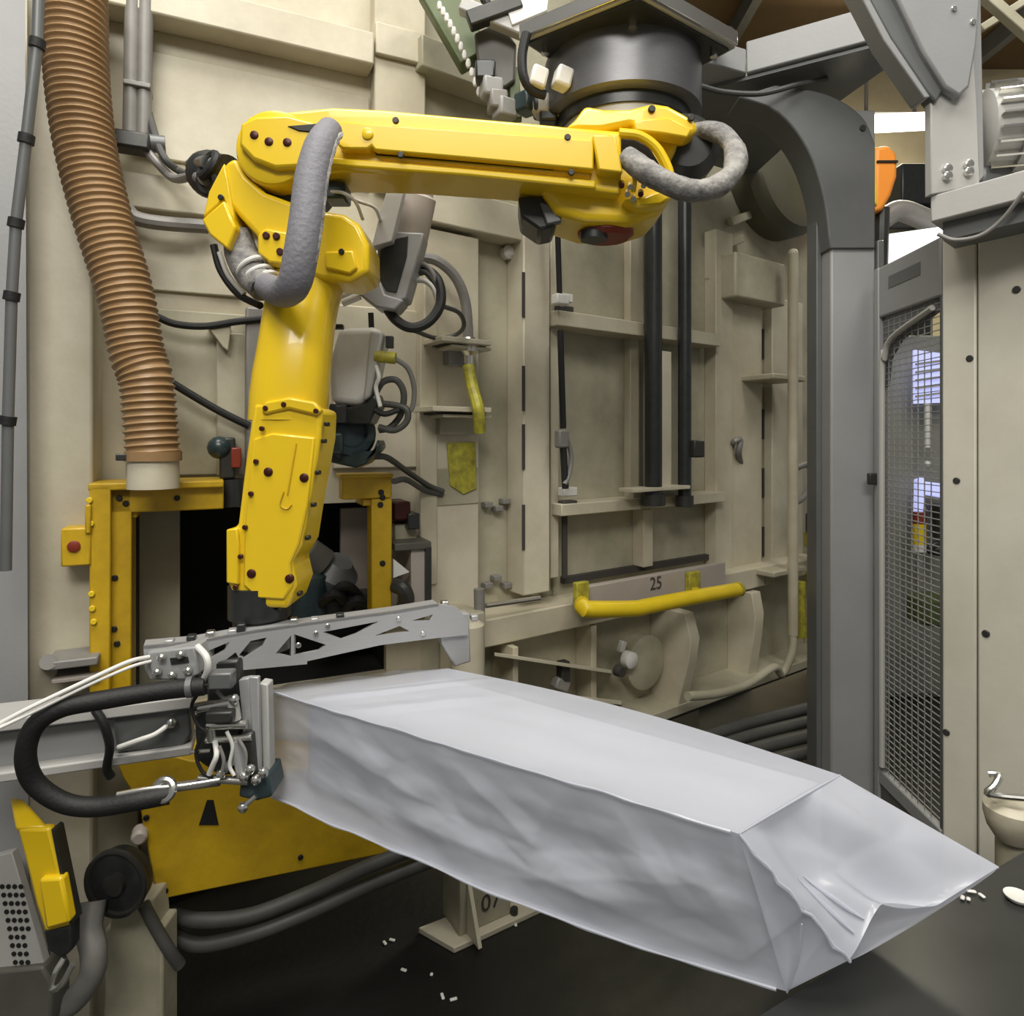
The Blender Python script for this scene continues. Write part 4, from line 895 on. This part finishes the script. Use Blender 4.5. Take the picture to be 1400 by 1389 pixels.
# grey sensor housing right of the elbow
sh2 = thing('sensor_housing', 'grey housing with a black window hanging right of the elbow', 'housing')
f7 = F(2.75)
obj('flap', MB().prism(f7, [(530, 256), (552, 258), (536, 330), (508, 338), (518, 296)], .05, -.01), GREYL, sh2, .004)
obj('frame', MB().prism(f7, [(516, 338), (540, 316), (580, 318), (572, 350), (556, 408), (545, 412), (518, 400), (514, 380)], 0, -.14), GREYP, sh2, .008)
obj('window', MB().prism(f7, [(520, 342), (542, 326), (558, 322), (556, 350), (542, 400), (528, 398), (516, 376)], .006, -.02), BLKM, sh2, .003)
0 and obj('edge_strip', MB().prism(f7, [(556, 330), (564, 334), (550, 402), (543, 402)], .014, -.02), GREYL, sh2, .003)
obj('back_motor', MB().lathe(f7.at(566, 288, -.12), (.25, -.2, 1), [(-.14, .07), (-.13, .085), (.06, .085), (.07, .07), (.12, .06)], 20), PLATE, sh2)
obj('hanger', MB().box(f7, 546, 200, 556, 300, -.06, -.12), CAVG, sh2)
obj('foot', MB().prism(f7, [(488, 378), (516, 374), (526, 402), (552, 410), (540, 424), (514, 420), (490, 402)], .02, -.12), GREYP, sh2, .008)
for i, (x, y) in enumerate(((474, 400), (478, 408))): obj('plug', MB().cyl(f7.at(x-10, y+6, 0), f7.at(x+14, y-4, 0), .018, n=12), WHITE, sh2)
cable('coil_cable', [P(524, 412, 2.8), P(540, 436, 2.8), P(562, 448, 2.8), P(586, 440, 2.82), P(602, 416, 2.84), P(600, 386, 2.86), P(584, 370, 2.88), P(568, 372, 2.9)], .022, BLACK, 'thick black cable looping down right of the sensor housing')
for i, (dx, lab) in enumerate(((0, 'upper thin grey cable fanning out of the sensor housing'), (10, 'middle thin grey cable fanning out of the sensor housing'), (22, 'lowest thin grey cable fanning out of the sensor housing'))):
    cable('fan_cable', [P(562, 362+dx, 2.86), P(580, 362+dx, 2.85), P(592, 376+dx*.8, 2.85), P(598, 400+dx*.5, 2.86)], .012, (PIPE, PIPED, WHITE)[i], lab, grp='cables fanning out of the sensor housing')
cable('pale_lead', [P(470, 268, 2.6), P(492, 276, 2.6), P(512, 284, 2.62), P(520, 300, 2.7)], .007, WHITE, 'pale thin lead between the elbow and the sensor housing')
cable('grey_conduit', [P(566, 352, 3.2), P(596, 356, 3.2), P(622, 378, 3.25), P(636, 412, 3.3), P(640, 455, 3.32), P(641, 488, 3.33)], .026, PIPE, 'grey conduit arching down right of the coiled cables', 'conduit')
cable('black_cable', [P(604, 418, 2.95), P(628, 428, 3.1), P(634, 446, 3.2), P(622, 458, 3.25), P(596, 462, 3.2), P(566, 452, 3.0)], .011, PIPED, 'thin dark cable curving from the coil to the wall bracket')
for y, lab, w0 in ((462, 'upper cream shelf bracket under the grey conduit', 604), (556, 'lower cream shelf bracket with a dark slot above the cable label', 592)):
    s_ = thing('wall_bracket', lab, 'bracket')
    obj('shelf', MB().box(B, w0, y, 672, y+7, .30, .101), CREAM3, s_, .003); obj('shelf', MB().box(B, w0+14, y+11, 672, y+15, .27, .101), CREAM3, s_, .003)
    obj('slot', MB().box(B, w0+4, y+7, 664, y+11, .24, .101), INK, s_)
    obj('cheek', MB().box(B, w0+10, y+15, 650, y+38, .16, .101), GREYP if y < 500 else CREAM2, s_, .004)
obj('', MB().cyl(P(0, 0, 1), P(1, 1, 1), 1), PIPE) if 0 else None
gl = tag(obj('cable_gland', MB().lathe(P(641, 462, 3.3), (0, 0, -1), [(0, .035), (.03, .05), (.07, .05), (.09, .03), (.15, .026)], 18), CHROME, None), 'steel cable gland on the upper shelf bracket', 'gland')
cable('yellow_cable', [P(640, 500, 3.22), P(646, 530, 3.2), P(654, 560, 3.16), P(656, 590, 3.2)], .030, YELG, 'short thick yellow cable below the cable gland')
tgb = thing('yellow_tag', 'faded yellow tag with dark smudges on the pale post', 'tag')
obj('plate', MB().prism(B, [(612, 606), (650, 604), (652, 668), (634, 676), (616, 664)], .115, .101), YELG, tgb, .003)

# white cylinder with the teal valve below it
wv = thing('white_actuator', 'white oval actuator with a dark teal valve right of the forearm', 'actuator')
obj('body', MB().prism(F(2.72), [(462, 448), (508, 446), (524, 452), (506, 540), (492, 556), (452, 552), (448, 500)], 0, -.2), WHITE, wv, .03, seg=4)
obj('body_rib', MB().prism(F(2.72), [(506, 452), (524, 454), (506, 542), (496, 548)], .03, -.05), GREYL, wv, .01)
obj('valve_body', MB().lathe(P(474, 592, 2.8), (.55, -.8, .1), [(-.12, .10), (-.08, .12), (.03, .12), (.035, .105), (.06, .10), (.065, .07), (.05, .06)], 26), TEAL, wv)
obj('valve_lug', MB().cb(P(462, 566, 2.7), .07, .08, .08, .3), BLKM, wv, .01); obj('valve_lug', MB().cb(P(456, 606, 2.7), .08, .1, .09, .2), TEAL, wv, .012)
obj('valve_neck', MB().prism(F(2.7), [(450, 550), (468, 558), (500, 552), (512, 536), (518, 552), (504, 580), (450, 580)], 0, -.16), BLKM, wv, .01)
obj('valve_base', MB().prism(F(2.74), [(446, 620), (510, 616), (516, 600), (520, 612), (500, 634), (486, 640), (450, 632)], 0, -.14), TEAL, wv, .01)
obj('clip', MB().cb(P(458, 447, 2.68), .07, .03, .02), BLKM, wv, .004)
obj('clip', MB().cb(P(533, 468, 2.72), .03, .03, .05), BLKM, wv, .004)
obj('plug', MB().cyl(P(513, 487, 2.7), P(541, 490, 2.7), .024, n=14), YELG, wv)
obj('stem', MB().cyl(P(507, 428, 2.78), P(508, 452, 2.78), .012, n=10), BLKM, wv)
cable('grey_cable', [P(540, 490, 2.72), P(558, 504, 2.76), P(566, 530, 2.8), P(564, 556, 2.82), P(556, 566, 2.82)], .011, PIPE, 'grey cable bowing from the yellow plug beside the white actuator')
cable('coil_cable', [P(512, 540, 2.74), P(524, 522, 2.74), P(542, 520, 2.74), P(552, 538, 2.75), P(548, 566, 2.76), P(534, 584, 2.76), P(518, 588, 2.76)], .014, PIPED, 'upper loop of dark cable coiled right of the teal valve')
cable('coil_cable', [P(518, 584, 2.73), P(540, 588, 2.72), P(556, 576, 2.72), P(556, 560, 2.72), P(540, 554, 2.73), P(522, 552, 2.74)], .014, PIPED, 'lower loop of dark cable coiled right of the teal valve')
cable('coil_cable', [P(512, 560, 2.70), P(526, 566, 2.7), P(546, 560, 2.71)], .012, BLACK, 'short black cable across the two coiled loops')
cable('pale_lead', [P(514, 500, 2.7), P(518, 516, 2.69), P(514, 530, 2.7), P(520, 556, 2.69)], .009, WHITE, 'pale lead hanging below the yellow plug')
cable('brown_cable', [P(512, 624, 2.85), P(530, 626, 2.9), P(556, 644, 3.1), P(586, 664, 3.28), P(606, 672, 3.34)], .014, PIPED, 'upper brown cable from the teal valve to the wall')
cable('brown_cable', [P(538, 658, 2.95), P(556, 656, 3.05), P(580, 670, 3.25), P(604, 676, 3.35)], .014, PIPED, 'lower brown cable from the guard bracket to the wall')
# clutter box behind the truss end
cb_ = thing('bracket_box', 'brown grey sheet bracket with dark connectors right of the guard bracket', 'bracket')
obj('upright', MB().box(A, 562, 744, 590, 838, .28, .02), PLATE, cb_, .004); obj('top', MB().box(A, 540, 742, 590, 752, .30, .02), CAVG, cb_, .004)
obj('side_edge', MB().box(A, 582, 748, 590, 838, .30, .27), DARK, cb_); obj('connector', MB().box(A, 538, 686, 562, 712, .2, .02), BOLT, cb_, .01)
obj('connector', MB().box(A, 558, 702, 574, 724, .22, .02), BLKM, cb_, .006); obj('sheet', MB().prism(A, [(538, 764), (560, 782), (538, 790)], .3, .28), WHITE, cb_)
obj('pad', MB().box(A, 540, 716, 570, 742, .16, .02), CREAM2, cb_, .006)
obj('hose', MB().tube([A.at(540, 800, .3), A.at(552, 806, .34), A.at(556, 822, .33), A.at(545, 838, .3)], .035), DARK, cb_)

# ------------------------------------------------------------------ right side: pipe, columns, beams
pv = thing('vertical_pipe', 'slim cream vertical pipe at the right end of the machine wall', 'pipe')
p0, p1 = B.at(1077, 345, .38), B.at(1084, 868, .38); p0.x = p1.x; p0.y = p1.y
obj('pipe', MB().cyl(p0, p1, .036, n=14), CREAM, pv)
obj('pipe_tip', MB().ball(p0, .038, 12), CREAM3, pv)
for y in (512, 778): obj('pipe_clamp', MB().box(B, 1058, y, 1102, y+8, .36, .03), CREAM2, pv, .01)
obj('elbow_pipe', MB().tube([p1+Vector((0, 0, .02)), p1+Vector((-.02, -.03, -.12)), p1+Vector((-.10, -.05, -.26)), B.at(1058, 912, .38), B.at(1020, 936, .42), B.at(980, 948, .45), B.at(940, 952, .45)], .028, 12), CREAM2, pv)
gv = thing('green_hose', 'yellow green hose and clips beside the grey column foot', 'hose')
obj('hose', MB().tube([B.at(1092, 795, .34), B.at(1092, 830, .34), B.at(1094, 870, .34)], .05), YELG, gv)
obj('clip', MB().cb(B.at(1112, 738, .3), .12, .1, .12), YELG, gv, .02); obj('clip', MB().cb(B.at(1113, 792, .3), .10, .1, .12), YELG, gv, .02)
obj('clip', MB().cb(B.at(1110, 715, .3), .08, .08, .16), DARK, gv, .02)
obj('loop', MB().tube([B.at(1088, 640, .36), B.at(1104, 636, .36), B.at(1112, 655, .36), B.at(1098, 680, .36), B.at(1086, 688, .36)], .022), PIPE, gv)
random.seed(4)
for i, (y0, lab) in enumerate(((958, 'topmost grey floor pipe between the bag and the grey column'), (976, 'second grey floor pipe from the top'), (996, 'third grey floor pipe from the top'), (1018, 'lowest grey floor pipe close to the bag'))):
    Z0, Z1 = 3.9-.18*i, 4.7-.18*i
    tag(obj('floor_pipe', MB().tube([P(960, y0+52, Z0), P(1040, y0+26, (Z0+Z1)/2), P(1150, y0, Z1)], .040-.004*(i % 2), 12), PIPED, None), lab, 'pipe', 'grey pipes behind the bag')
co = thing('grey_column', 'tall grey painted steel column between the machine wall and the mesh door', 'column')
f8 = F(3.5)
x0, x1 = P(1136, 0, 3.5).x, P(1197, 0, 3.5).x; zc = P(0, 150, 3.5).z
obj('shaft', MB().buz(f8, x0, x1, zc, 0, 0, -.24), GREYP, co, .01)
obj('flange', MB().buz(f8, x1+.001, x1+.035, P(0, 330, 3.5).z, 0, .02, -.2), GREYD, co, .004)
obj('flange', MB().buz(f8, x0-.03, x0-.001, zc, 0, -.10, -.22), GREYD, co, .004)
hq = [(p.x, p.y) for p in catmull([(1197, 196, 0), (1178, 158, 0), (1130, 128, 0), (1060, 116, 0)], 4)+catmull([(1010, 132, 0), (1064, 154, 0), (1104, 204, 0), (1126, 270, 0), (1135, 340, 0)], 4)]
obj('haunch', MB().prism(f8, hq+[(1197, 340)], .012, -.20), OLIVE if 0 else GREYD, co, .008)
0 and obj('haunch_strip', MB().tube([f8.at(1128, 124, -.02), f8.at(1176, 148, .01), f8.at(1202, 186, .01), f8.at(1206, 230, .01)], .012, 8), YELF, co)
for x, y in ((1176, 178), (1196, 655)): obj('bolt', MB().lathe(f8.at(x, y, -.01), f8.n, [(0, .016), (.03, .016)], 10), DARK, co)
bm_ = thing('overhead_beam', 'light grey box beam running from the drum to the right overhead', 'beam')
zbt = P(0, 100, 3.5).z
a, b = P(1020, 100, 3.5), P(1232, 45, 3.15); a.z = b.z = zbt; b = a+(b-a)*1.25
dv2 = (b-a).normalized(); nb = Vector((-dv2.y, dv2.x, 0))
obj('beam_tube', MB().ext([a, b, b+Vector((0, 0, .17)), a+Vector((0, 0, .17))], nb*.34), GREYP, bm_, .008)
a2 = P(955, 84, 3.38); a2.z = zbt
obj('cross_tube', MB().hexa([a2+Vector((0, 0, .13)), a+Vector((0, 0, .13)), a, a2, a2+Vector((0, .3, .13)), a+Vector((.1, .34, .13)), a+Vector((.1, .34, 0)), a2+Vector((0, .3, 0))]), GREYP, bm_, .008)
obj('extended_shade_plate', MB().ext([a2+Vector((.1, .25, -.002)), a+Vector((0, .03, -.002)), b+Vector((0, .03, -.002)), b+Vector((-.2, .9, -.002)), a2+Vector((.8, 1.45, -.002)), a2+Vector((.2, 1.1, -.002))], (0, 0, -.02)), GREYD, bm_)  # plate extended back beyond the beam to shade the machine wall
cable('beam_cable', [P(958, 118, 3.3), P(990, 126, 3.35), P(1040, 128, 3.4), P(1090, 116, 3.45), P(1130, 108, 3.5)], .014, PIPED, 'dark cable sagging under the overhead beam')
obj('clamp_knob', MB().lathe(P(984, 60, 3.36), (.3, -1, 0), [(-.06, .03), (0, .045), (.08, .045), (.10, .025)], 14), BLKM, bm_)
po = thing('hanger_post', 'light grey bolted hanger post with a diagonal brace at the top right', 'post')
f9 = F(2.6)
obj('post_plate', MB().prism(f9, [(1272, 60), (1330, 60), (1336, 150), (1340, 252), (1273, 266)], 0, -.04), GREYL, po, .004)
obj('post_web', MB().prism(f9, [(1322, -60), (1340, -60), (1346, 240), (1336, 252)], -.005, -.22), GREYP, po, .004)
obj('gusset', MB().prism(f9, [(1205, -40), (1345, -60), (1336, 60), (1326, 118), (1312, 131), (1292, 118), (1262, 70), (1228, 0)], .045, .0), GREYP, po, .01)
obj('diagonal_brace', MB().prism(f9, [(1172, -40), (1226, -40), (1262, 40), (1296, 112), (1280, 140), (1268, 126), (1218, 52), (1190, 0)], .02, -.05), GREYD, po, .008)
obj('brace_flange', MB().prism(f9, [(1158, -40), (1172, -40), (1190, 0), (1218, 52), (1272, 132), (1264, 134), (1208, 54), (1180, 0)], .03, -.06), GREYP, po, .004)
bolts(f9, [(1293, 232), (1322, 226), (1293, 242), (1322, 236)], .0, 6, CHROME, po, hh=.02)
bolts(f9, [(1304, 12), (1330, 30)], .046, 4, CHROME, po)
hb = thing('cabinet_beam', 'pale grey horizontal beam on top of the right hand cabinet', 'beam')
Fh = Frame(P(1272, 280, 2.62), P(1400, 245, 2.40)-P(1272, 280, 2.62)); 
za, zb2 = P(0, 268, 2.62).z, P(0, 304, 2.62).z
obj('beam', MB().buz(Fh, 0, 1.0, za, zb2, 0, -.25), GREYL, hb, .006)
obj('under_channel', MB().buz(Fh, .03, 1.0, zb2-.001, zb2-.07, -.05, -.22), GREYD, hb)
cable('beam_cable', [P(1400, 262, 2.38), P(1370, 300, 2.45), P(1340, 322, 2.5), P(1305, 328, 2.55), P(1282, 320, 2.58)], .008, PIPE, 'thin grey cable hanging under the cabinet beam')
mo = thing('finned_motor', 'silver finned electric motor standing on the cabinet beam', 'motor')
mc = P(1385, 178, 2.7); ax = Vector((1, -.25, 0)).normalized()
obj('motor_body', MB().lathe(mc-ax*.14, ax, [(0, .12), (.02, .165), (.30, .165)], 36), GREYL, mo)
sd = ax.cross(Vector((0, 0, 1))).normalized()
for i in range(22):
    t = math.pi*2*i/22; dirv = sd*math.cos(t)+Vector((0, 0, 1))*math.sin(t)
    obj('fin', MB().bar(mc-ax*.11+dirv*.175, mc+ax*.12+dirv*.175, .008, .035, dirv), CHROME, mo)
obj('end_bell', MB().lathe(mc-ax*.02, ax, [(0, .188), (.10, .188), (.12, .17)], 30), GREYP, mo)
obj('motor_foot', MB().cb(mc+Vector((-.03, .05, -.20)), .24, .16, .10), GREYD, mo, .02)
cbn = thing('cream_cabinet', 'tall cream sheet metal cabinet at the right edge', 'cabinet')
Fc = Frame(P(1288, 600, 2.85), P(1400, 600, 2.62)-P(1288, 600, 2.85))
ztc = P(0, 326, 2.85).z
obj('side_panel', MB().buz(Fc, 0, Fc.uz(1336, 600)[0]-.003, ztc, 0, 0, -.4), CABM, cbn, .008)
obj('door', MB().buz(Fc, Fc.uz(1336, 600)[0]+.003, 1.4, ztc, 0, .006, -.4), CABM, cbn, .008)
bolts(Fc, [(1326, 490), (1308, 657), (1294, 1001)], .0, 4.5, DARK, cbn); bolts(Fc, [(1390, 396), (1348, 866)], .007, 5, DARK, cbn)
vv = thing('drain_valve', 'pale bent valve handle on the right edge of the cream cabinet', 'valve')
obj('handle', MB().tube([P(1352, 1058, 2.30), P(1366, 1060, 2.28), P(1360, 1074, 2.26), P(1350, 1084, 2.26), P(1368, 1088, 2.25), P(1400, 1091, 2.22)], .012), CHROME, vv)
obj('bonnet', MB().lathe(P(1384, 1096, 2.28), (0, 0, -1), [(0, .06), (.02, .085), (.05, .085), (.09, .075), (.13, .05)], 22), CREAM3, vv)
obj('stem_pipe', MB().cyl(P(1384, 1150, 2.30), Vector((P(1384, 1150, 2.30).x, 2.30, 0)), .05, n=14), CREAM2, vv)
# mesh door
md = thing('mesh_door', 'grey wire mesh door between the grey column and the cream cabinet', 'door')
D0, D1 = P(1204, 600, 3.42), P(1292, 600, 2.87)
Dm = Frame(D0, D1-D0); du = (D1-D0).length
zdt, zdb = P(0, 366, 3.4).z, P(0, 1062, 3.42).z
obj('top_rail', MB().buz(Dm, -.02, du, zdt, zdt-.26, .02, -.02), GREYP, md, .01)
obj('bottom_rail', MB().buz(Dm, -.02, du, zdb+.05, zdb-.02, .02, -.02), GREYP, md, .006)
obj('kick_plate', MB().buz(Dm, -.02, du, zdb-.02, .05, .012, -.012), CAVG, md, .004)
obj('stile', MB().buz(Dm, -.02, .025, zdt, .05, .025, -.025), GREYP, md, .006)
obj('stile', MB().buz(Dm, du-.02, du, zdt, .05, .012, -.012), GREYD, md, .004)
arc = [Dm.w(.03+.0*i, 0, 0) for i in range(1)]
obj('inner_frame', MB().tube([Dm.w(.055, zdb+.08, .02), Dm.w(.055, zdt-.62, .02), Dm.w(.08, zdt-.48, .02), Dm.w(.15, zdt-.38, .02), Dm.w(du-.06, zdt-.30, .02)], .014, 8, 4), GREYL, md)
obj('corner_plate', MB().ext([Dm.w(.02, zdt-.24, .0), Dm.w(du-.05, zdt-.24, .0), Dm.w(du-.05, zdt-.32, .0), Dm.w(.2, zdt-.40, .0), Dm.w(.1, zdt-.48, .0), Dm.w(.07, zdt-.62, .0), Dm.w(.02, zdt-.62, 0)], Dm.n*-.01), GREYD, md)
m = MB(); k = 0; z = zdb+.05
while z < zdt-.26:
    m.buz(Dm, .03, du-.02, z, z-.004, .002, -.002); z += .030
for i in range(1, 9): m.buz(Dm, .03+(du-.08)*i/9-.0018, .03+(du-.08)*i/9+.0018, zdt-.26, zdb+.05, .002, -.002)
w_ = obj('wire_mesh', m, GREYP, md, smooth=False); w_['kind'] = 'stuff'
obj('latch', MB().cb(Dm.w(.0, P(0, 655, 3.4).z, .04), .05, .03, .06), DARK, md, .006)
text('ATTENTION', Dm.w(du*.42, zdt-.12, .0215), Dm, .06, GREYD, md) if 0 else obj('worn_sign', MB().buz(Dm, .12, .40, zdt-.07, zdt-.13, .0225, .0205), GREYD, md)

# ------------------------------------------------------------------ the hall behind the mesh door and the beams
sc1 = thing('storage_cabinet', 'tall dull grey cabinet beyond the wire mesh door', 'cabinet')
obj('body', MB().cb((4.0, 6.75, 1.75), 1.5, .8, 3.5), HALLG, sc1, .02)
obj('door', MB().cb((3.85, 6.33, 1.6), .9, .03, 3.1), HALLG, sc1, .01)
t = thing('hall_window', 'bright bluish window panel with slats seen through the mesh door', 'window')
f10 = F(6.1)
obj('pane', MB().prism(f10, [(1249, 478), (1296, 484), (1300, 550), (1250, 552)], 0, -.02), GLOW, t)
for i in range(5): obj('slat', MB().bar(f10.at(1252, 498+i*11, .02), f10.at(1296, 492+i*11, .02), .015, .02), GREYL, t)
obj('cord', MB().cyl(f10.at(1268, 552, 0), f10.at(1268, 612, 0), .022, n=8), WHITE, t)
obj('cord_weight', MB().ball(f10.at(1268, 634, 0), .03, 8), WHITE, t)
t = thing('screen_monitor', 'small bright bluish screen on an arm seen through the mesh door', 'monitor')
obj('screen', MB().prism(f10, [(1262, 658), (1296, 662), (1294, 682), (1262, 676)], 0, -.06), GLOW, t, .01)
obj('arm', MB().prism(f10, [(1254, 656), (1264, 652), (1264, 676), (1262, 700), (1253, 700)], -.01, -.06), GLOW, t)
t = thing('signal_tower', 'small red and yellow signal lamp below the screen behind the mesh', 'lamp')
for nm, y0, y1, m_ in (('red_lens', 700, 716, RED), ('yellow_lens', 716, 744, YELH), ('white_lens', 744, 754, WHITE)): obj(nm, MB().cyl(f10.at(1257, y0, .05), f10.at(1257, y1, .05), .055, n=14), m_, t)
obj('mast', MB().cyl(f10.at(1257, 754, .05), f10.at(1257, 820, .05), .03, n=10), PIPE, t)
t = thing('green_vessel', 'dull olive round vessel low behind the mesh door', 'vessel')
obj('body', MB().lathe(F(5.7).at(1276, 812, 0), (0, 0, -1), [(0, .10), (.03, .20), (.22, .20), (.26, .1)], 20), GREEN, t); obj('hose', MB().tube([f10.at(1300, 738, .05), f10.at(1280, 744, .05), f10.at(1270, 752, .05), f10.at(1284, 756, .05)], .03), BLKM, t)
obj('funnel', MB().lathe(f10.at(1286, 690, .05), (0, 0, -1), [(0, .12), (.14, .07), (.3, .06)], 16), DARK, t)
# hall lamp, window and equipment above the door
t = thing('hall_light', 'long bright strip light on the yellow hall wall', 'light')
L = P(1222, 168, 10.8)
obj('tube', MB().cyl(L+Vector((-.95, 0, -.05)), L+Vector((.95, 0, .05)), .14, n=14), TUBE, t); obj('reflector', MB().cb(L+Vector((0, .12, .14)), 2.1, .3, .06), WHITE, t, .01)
obj('hanger', MB().cyl(L+Vector((-.4, .1, .16)), L+Vector((-.4, .1, 1.56)), .03, n=8), PIPE, t); obj('hanger', MB().cyl(L+Vector((.4, .1, .16)), L+Vector((.4, .1, 1.56)), .03, n=8), PIPE, t)
bl = bpy.data.lights.new('strip_light', 'AREA'); bl.shape = 'RECTANGLE'; bl.size = 1.9; bl.size_y = .3; bl.energy = 160; bl.color = (1, .88, .6)
bo = bpy.data.objects.new('strip_light', bl); C.objects.link(bo); bo.location = L+Vector((0, -.2, 0)); bo.rotation_euler = (R_(100+180), 0, 0)
t = thing('light_panel', 'bright white light panel low over the mesh door, cut by its top rail', 'light panel')
obj('pane', MB().prism(F(5.2), [(1200, 322), (1300, 308), (1300, 372), (1200, 372)], 0, -.03), SKYG, t); obj('frame', MB().prism(F(5.2), [(1198, 372), (1302, 372), (1302, 376), (1198, 376)], .03, -.05), GREYL, t); obj('stand', MB().buz(F(5.2), P(1203, 0, 5.2).x, P(1209, 0, 5.2).x, P(0, 376, 5.2).z, 0, 0, -.04), GREYD, t)
t = thing('orange_cover', 'orange curved machine cover behind the grey column', 'cover')
obj('shell', MB().prism(F(4.8), [(1196, 200), (1216, 197), (1228, 210), (1228, 240), (1220, 266), (1208, 288), (1196, 290)], 0, -.3), ORANGE, t, .05, seg=4); obj('seam', MB().prism(F(4.8), [(1200, 219), (1228, 219), (1228, 222), (1200, 222)], .01, -.1), BOLTB, t); obj('edge_band', MB().prism(F(4.8), [(1188, 206), (1198, 200), (1200, 282), (1190, 270)], .01, -.2), YELH, t, .01)
obj('bracket', MB().cyl(F(4.8).at(1206, 285, -.1), Vector((F(4.8).at(1206, 285, 0).x, 5.0, .0)), .05, n=10), DARK, t)
t = thing('hall_machine', 'black machine block with a grey pipe behind the orange cover', 'machine')
obj('block', MB().cb(P(1258, 262, 7.6), .72, .5, .46), BLKM, t, .02); obj('pipe', MB().tube([P(1206, 300, 5.4), P(1230, 288, 5.4), P(1260, 298, 5.4), P(1290, 312, 5.4)], .085, 14), PIPE, t)
obj('block', MB().cb(P(1232, 308, 6.0), .5, .3, .16), DARK, t, .02); obj('stand', MB().buz(F(7.6), P(1240, 0, 7.6).x, P(1275, 0, 7.6).x, P(0, 285, 7.6).z, 0, 0, -.2), DARK, t)
# overhead clutter at the top centre
t = thing('green_strut', 'dark green overhead strut with a bead chain, left of the drum', 'strut')
obj('strut', MB().bar(P(590, -20, 3.1), P(650, 85, 3.1), .16, .10, (0, -1, 0)), GREEN, t, .01); obj('strut', MB().bar(P(702, 95, 3.0), P(706, 165, 3.0), .05, .05, (0, -1, 0)), GREEN, t, .006)
ch0 = None
for i in range(12):
    p = P(601+i*4.9, 8+i*7.6+i*i*.28, 2.98)
    if ch0 is None: ch0 = obj('chain_link', MB().ball(p, .016, 8, (.8, .8, 1.5)), WHITE, t); cp0 = p
    else: again(ch0, p-cp0, t)
t = thing('junction_unit', 'grey junction unit with plugs hanging above the upper arm left of the drum', 'junction box')
obj('box', MB().prism(F(2.95), [(648, 45), (684, 28), (706, 60), (704, 110), (690, 120), (655, 100)], 0, -.2), CAVG, t, .01)
obj('arm', MB().bar(P(630, 8, 2.9), P(716, 44, 2.9), .06, .06, (0, -1, 0)), GREYL, t, .008); obj('arm', MB().bar(P(640, 30, 2.88), P(712, 4, 2.88), .07, .06, (0, -1, 0)), DARK, t, .008)
obj('plate', MB().prism(F(2.86), [(690, 2), (750, -4), (748, 14), (700, 34)], 0, -.02), WHITE, t, .003)
obj('drop_cable', MB().tube([P(720, 46, 2.7), P(714, 75, 2.7), P(716, 105, 2.7), P(728, 124, 2.72), P(745, 130, 2.74)], .020), BLACK, t)
for i, (x, y, m_) in enumerate(((664, 100, BLKM), (672, 122, GREYP), (690, 150, GLOW if 0 else GREYP), (720, 142, TEAL), (742, 146, GREYL), (750, 158, BLKM), (680, 140, PIPE))):
    obj('plug', MB().cb(P(x, y, 2.9), .09, .08, .085, .3*i), m_, t, .012)
obj('bracket', MB().prism(F(2.86), [(728, 126), (772, 120), (786, 130), (766, 160), (730, 150)], 0, -.10), DARK, t, .01)
cable('roof_cable', [P(655, -20, 3.0), P(672, 16, 3.0), P(700, 30, 3.0), P(716, 50, 2.95)], .022, BLACK, 'black cable over the junction unit at the top')
t = thing('roof_strut', 'slim pale green roof strut crossing the top right corner', 'strut')
obj('strut', MB().bar(P(1330, -20, 3.4), P(1420, 60, 3.4), .05, .05, (0, -1, 0)), CREAM2, t, .005); obj('strut', MB().bar(P(1420, -10, 3.6), P(1340, 40, 3.6), .04, .04, (0, -1, 0)), CREAM2, t, .005)
finish_things()
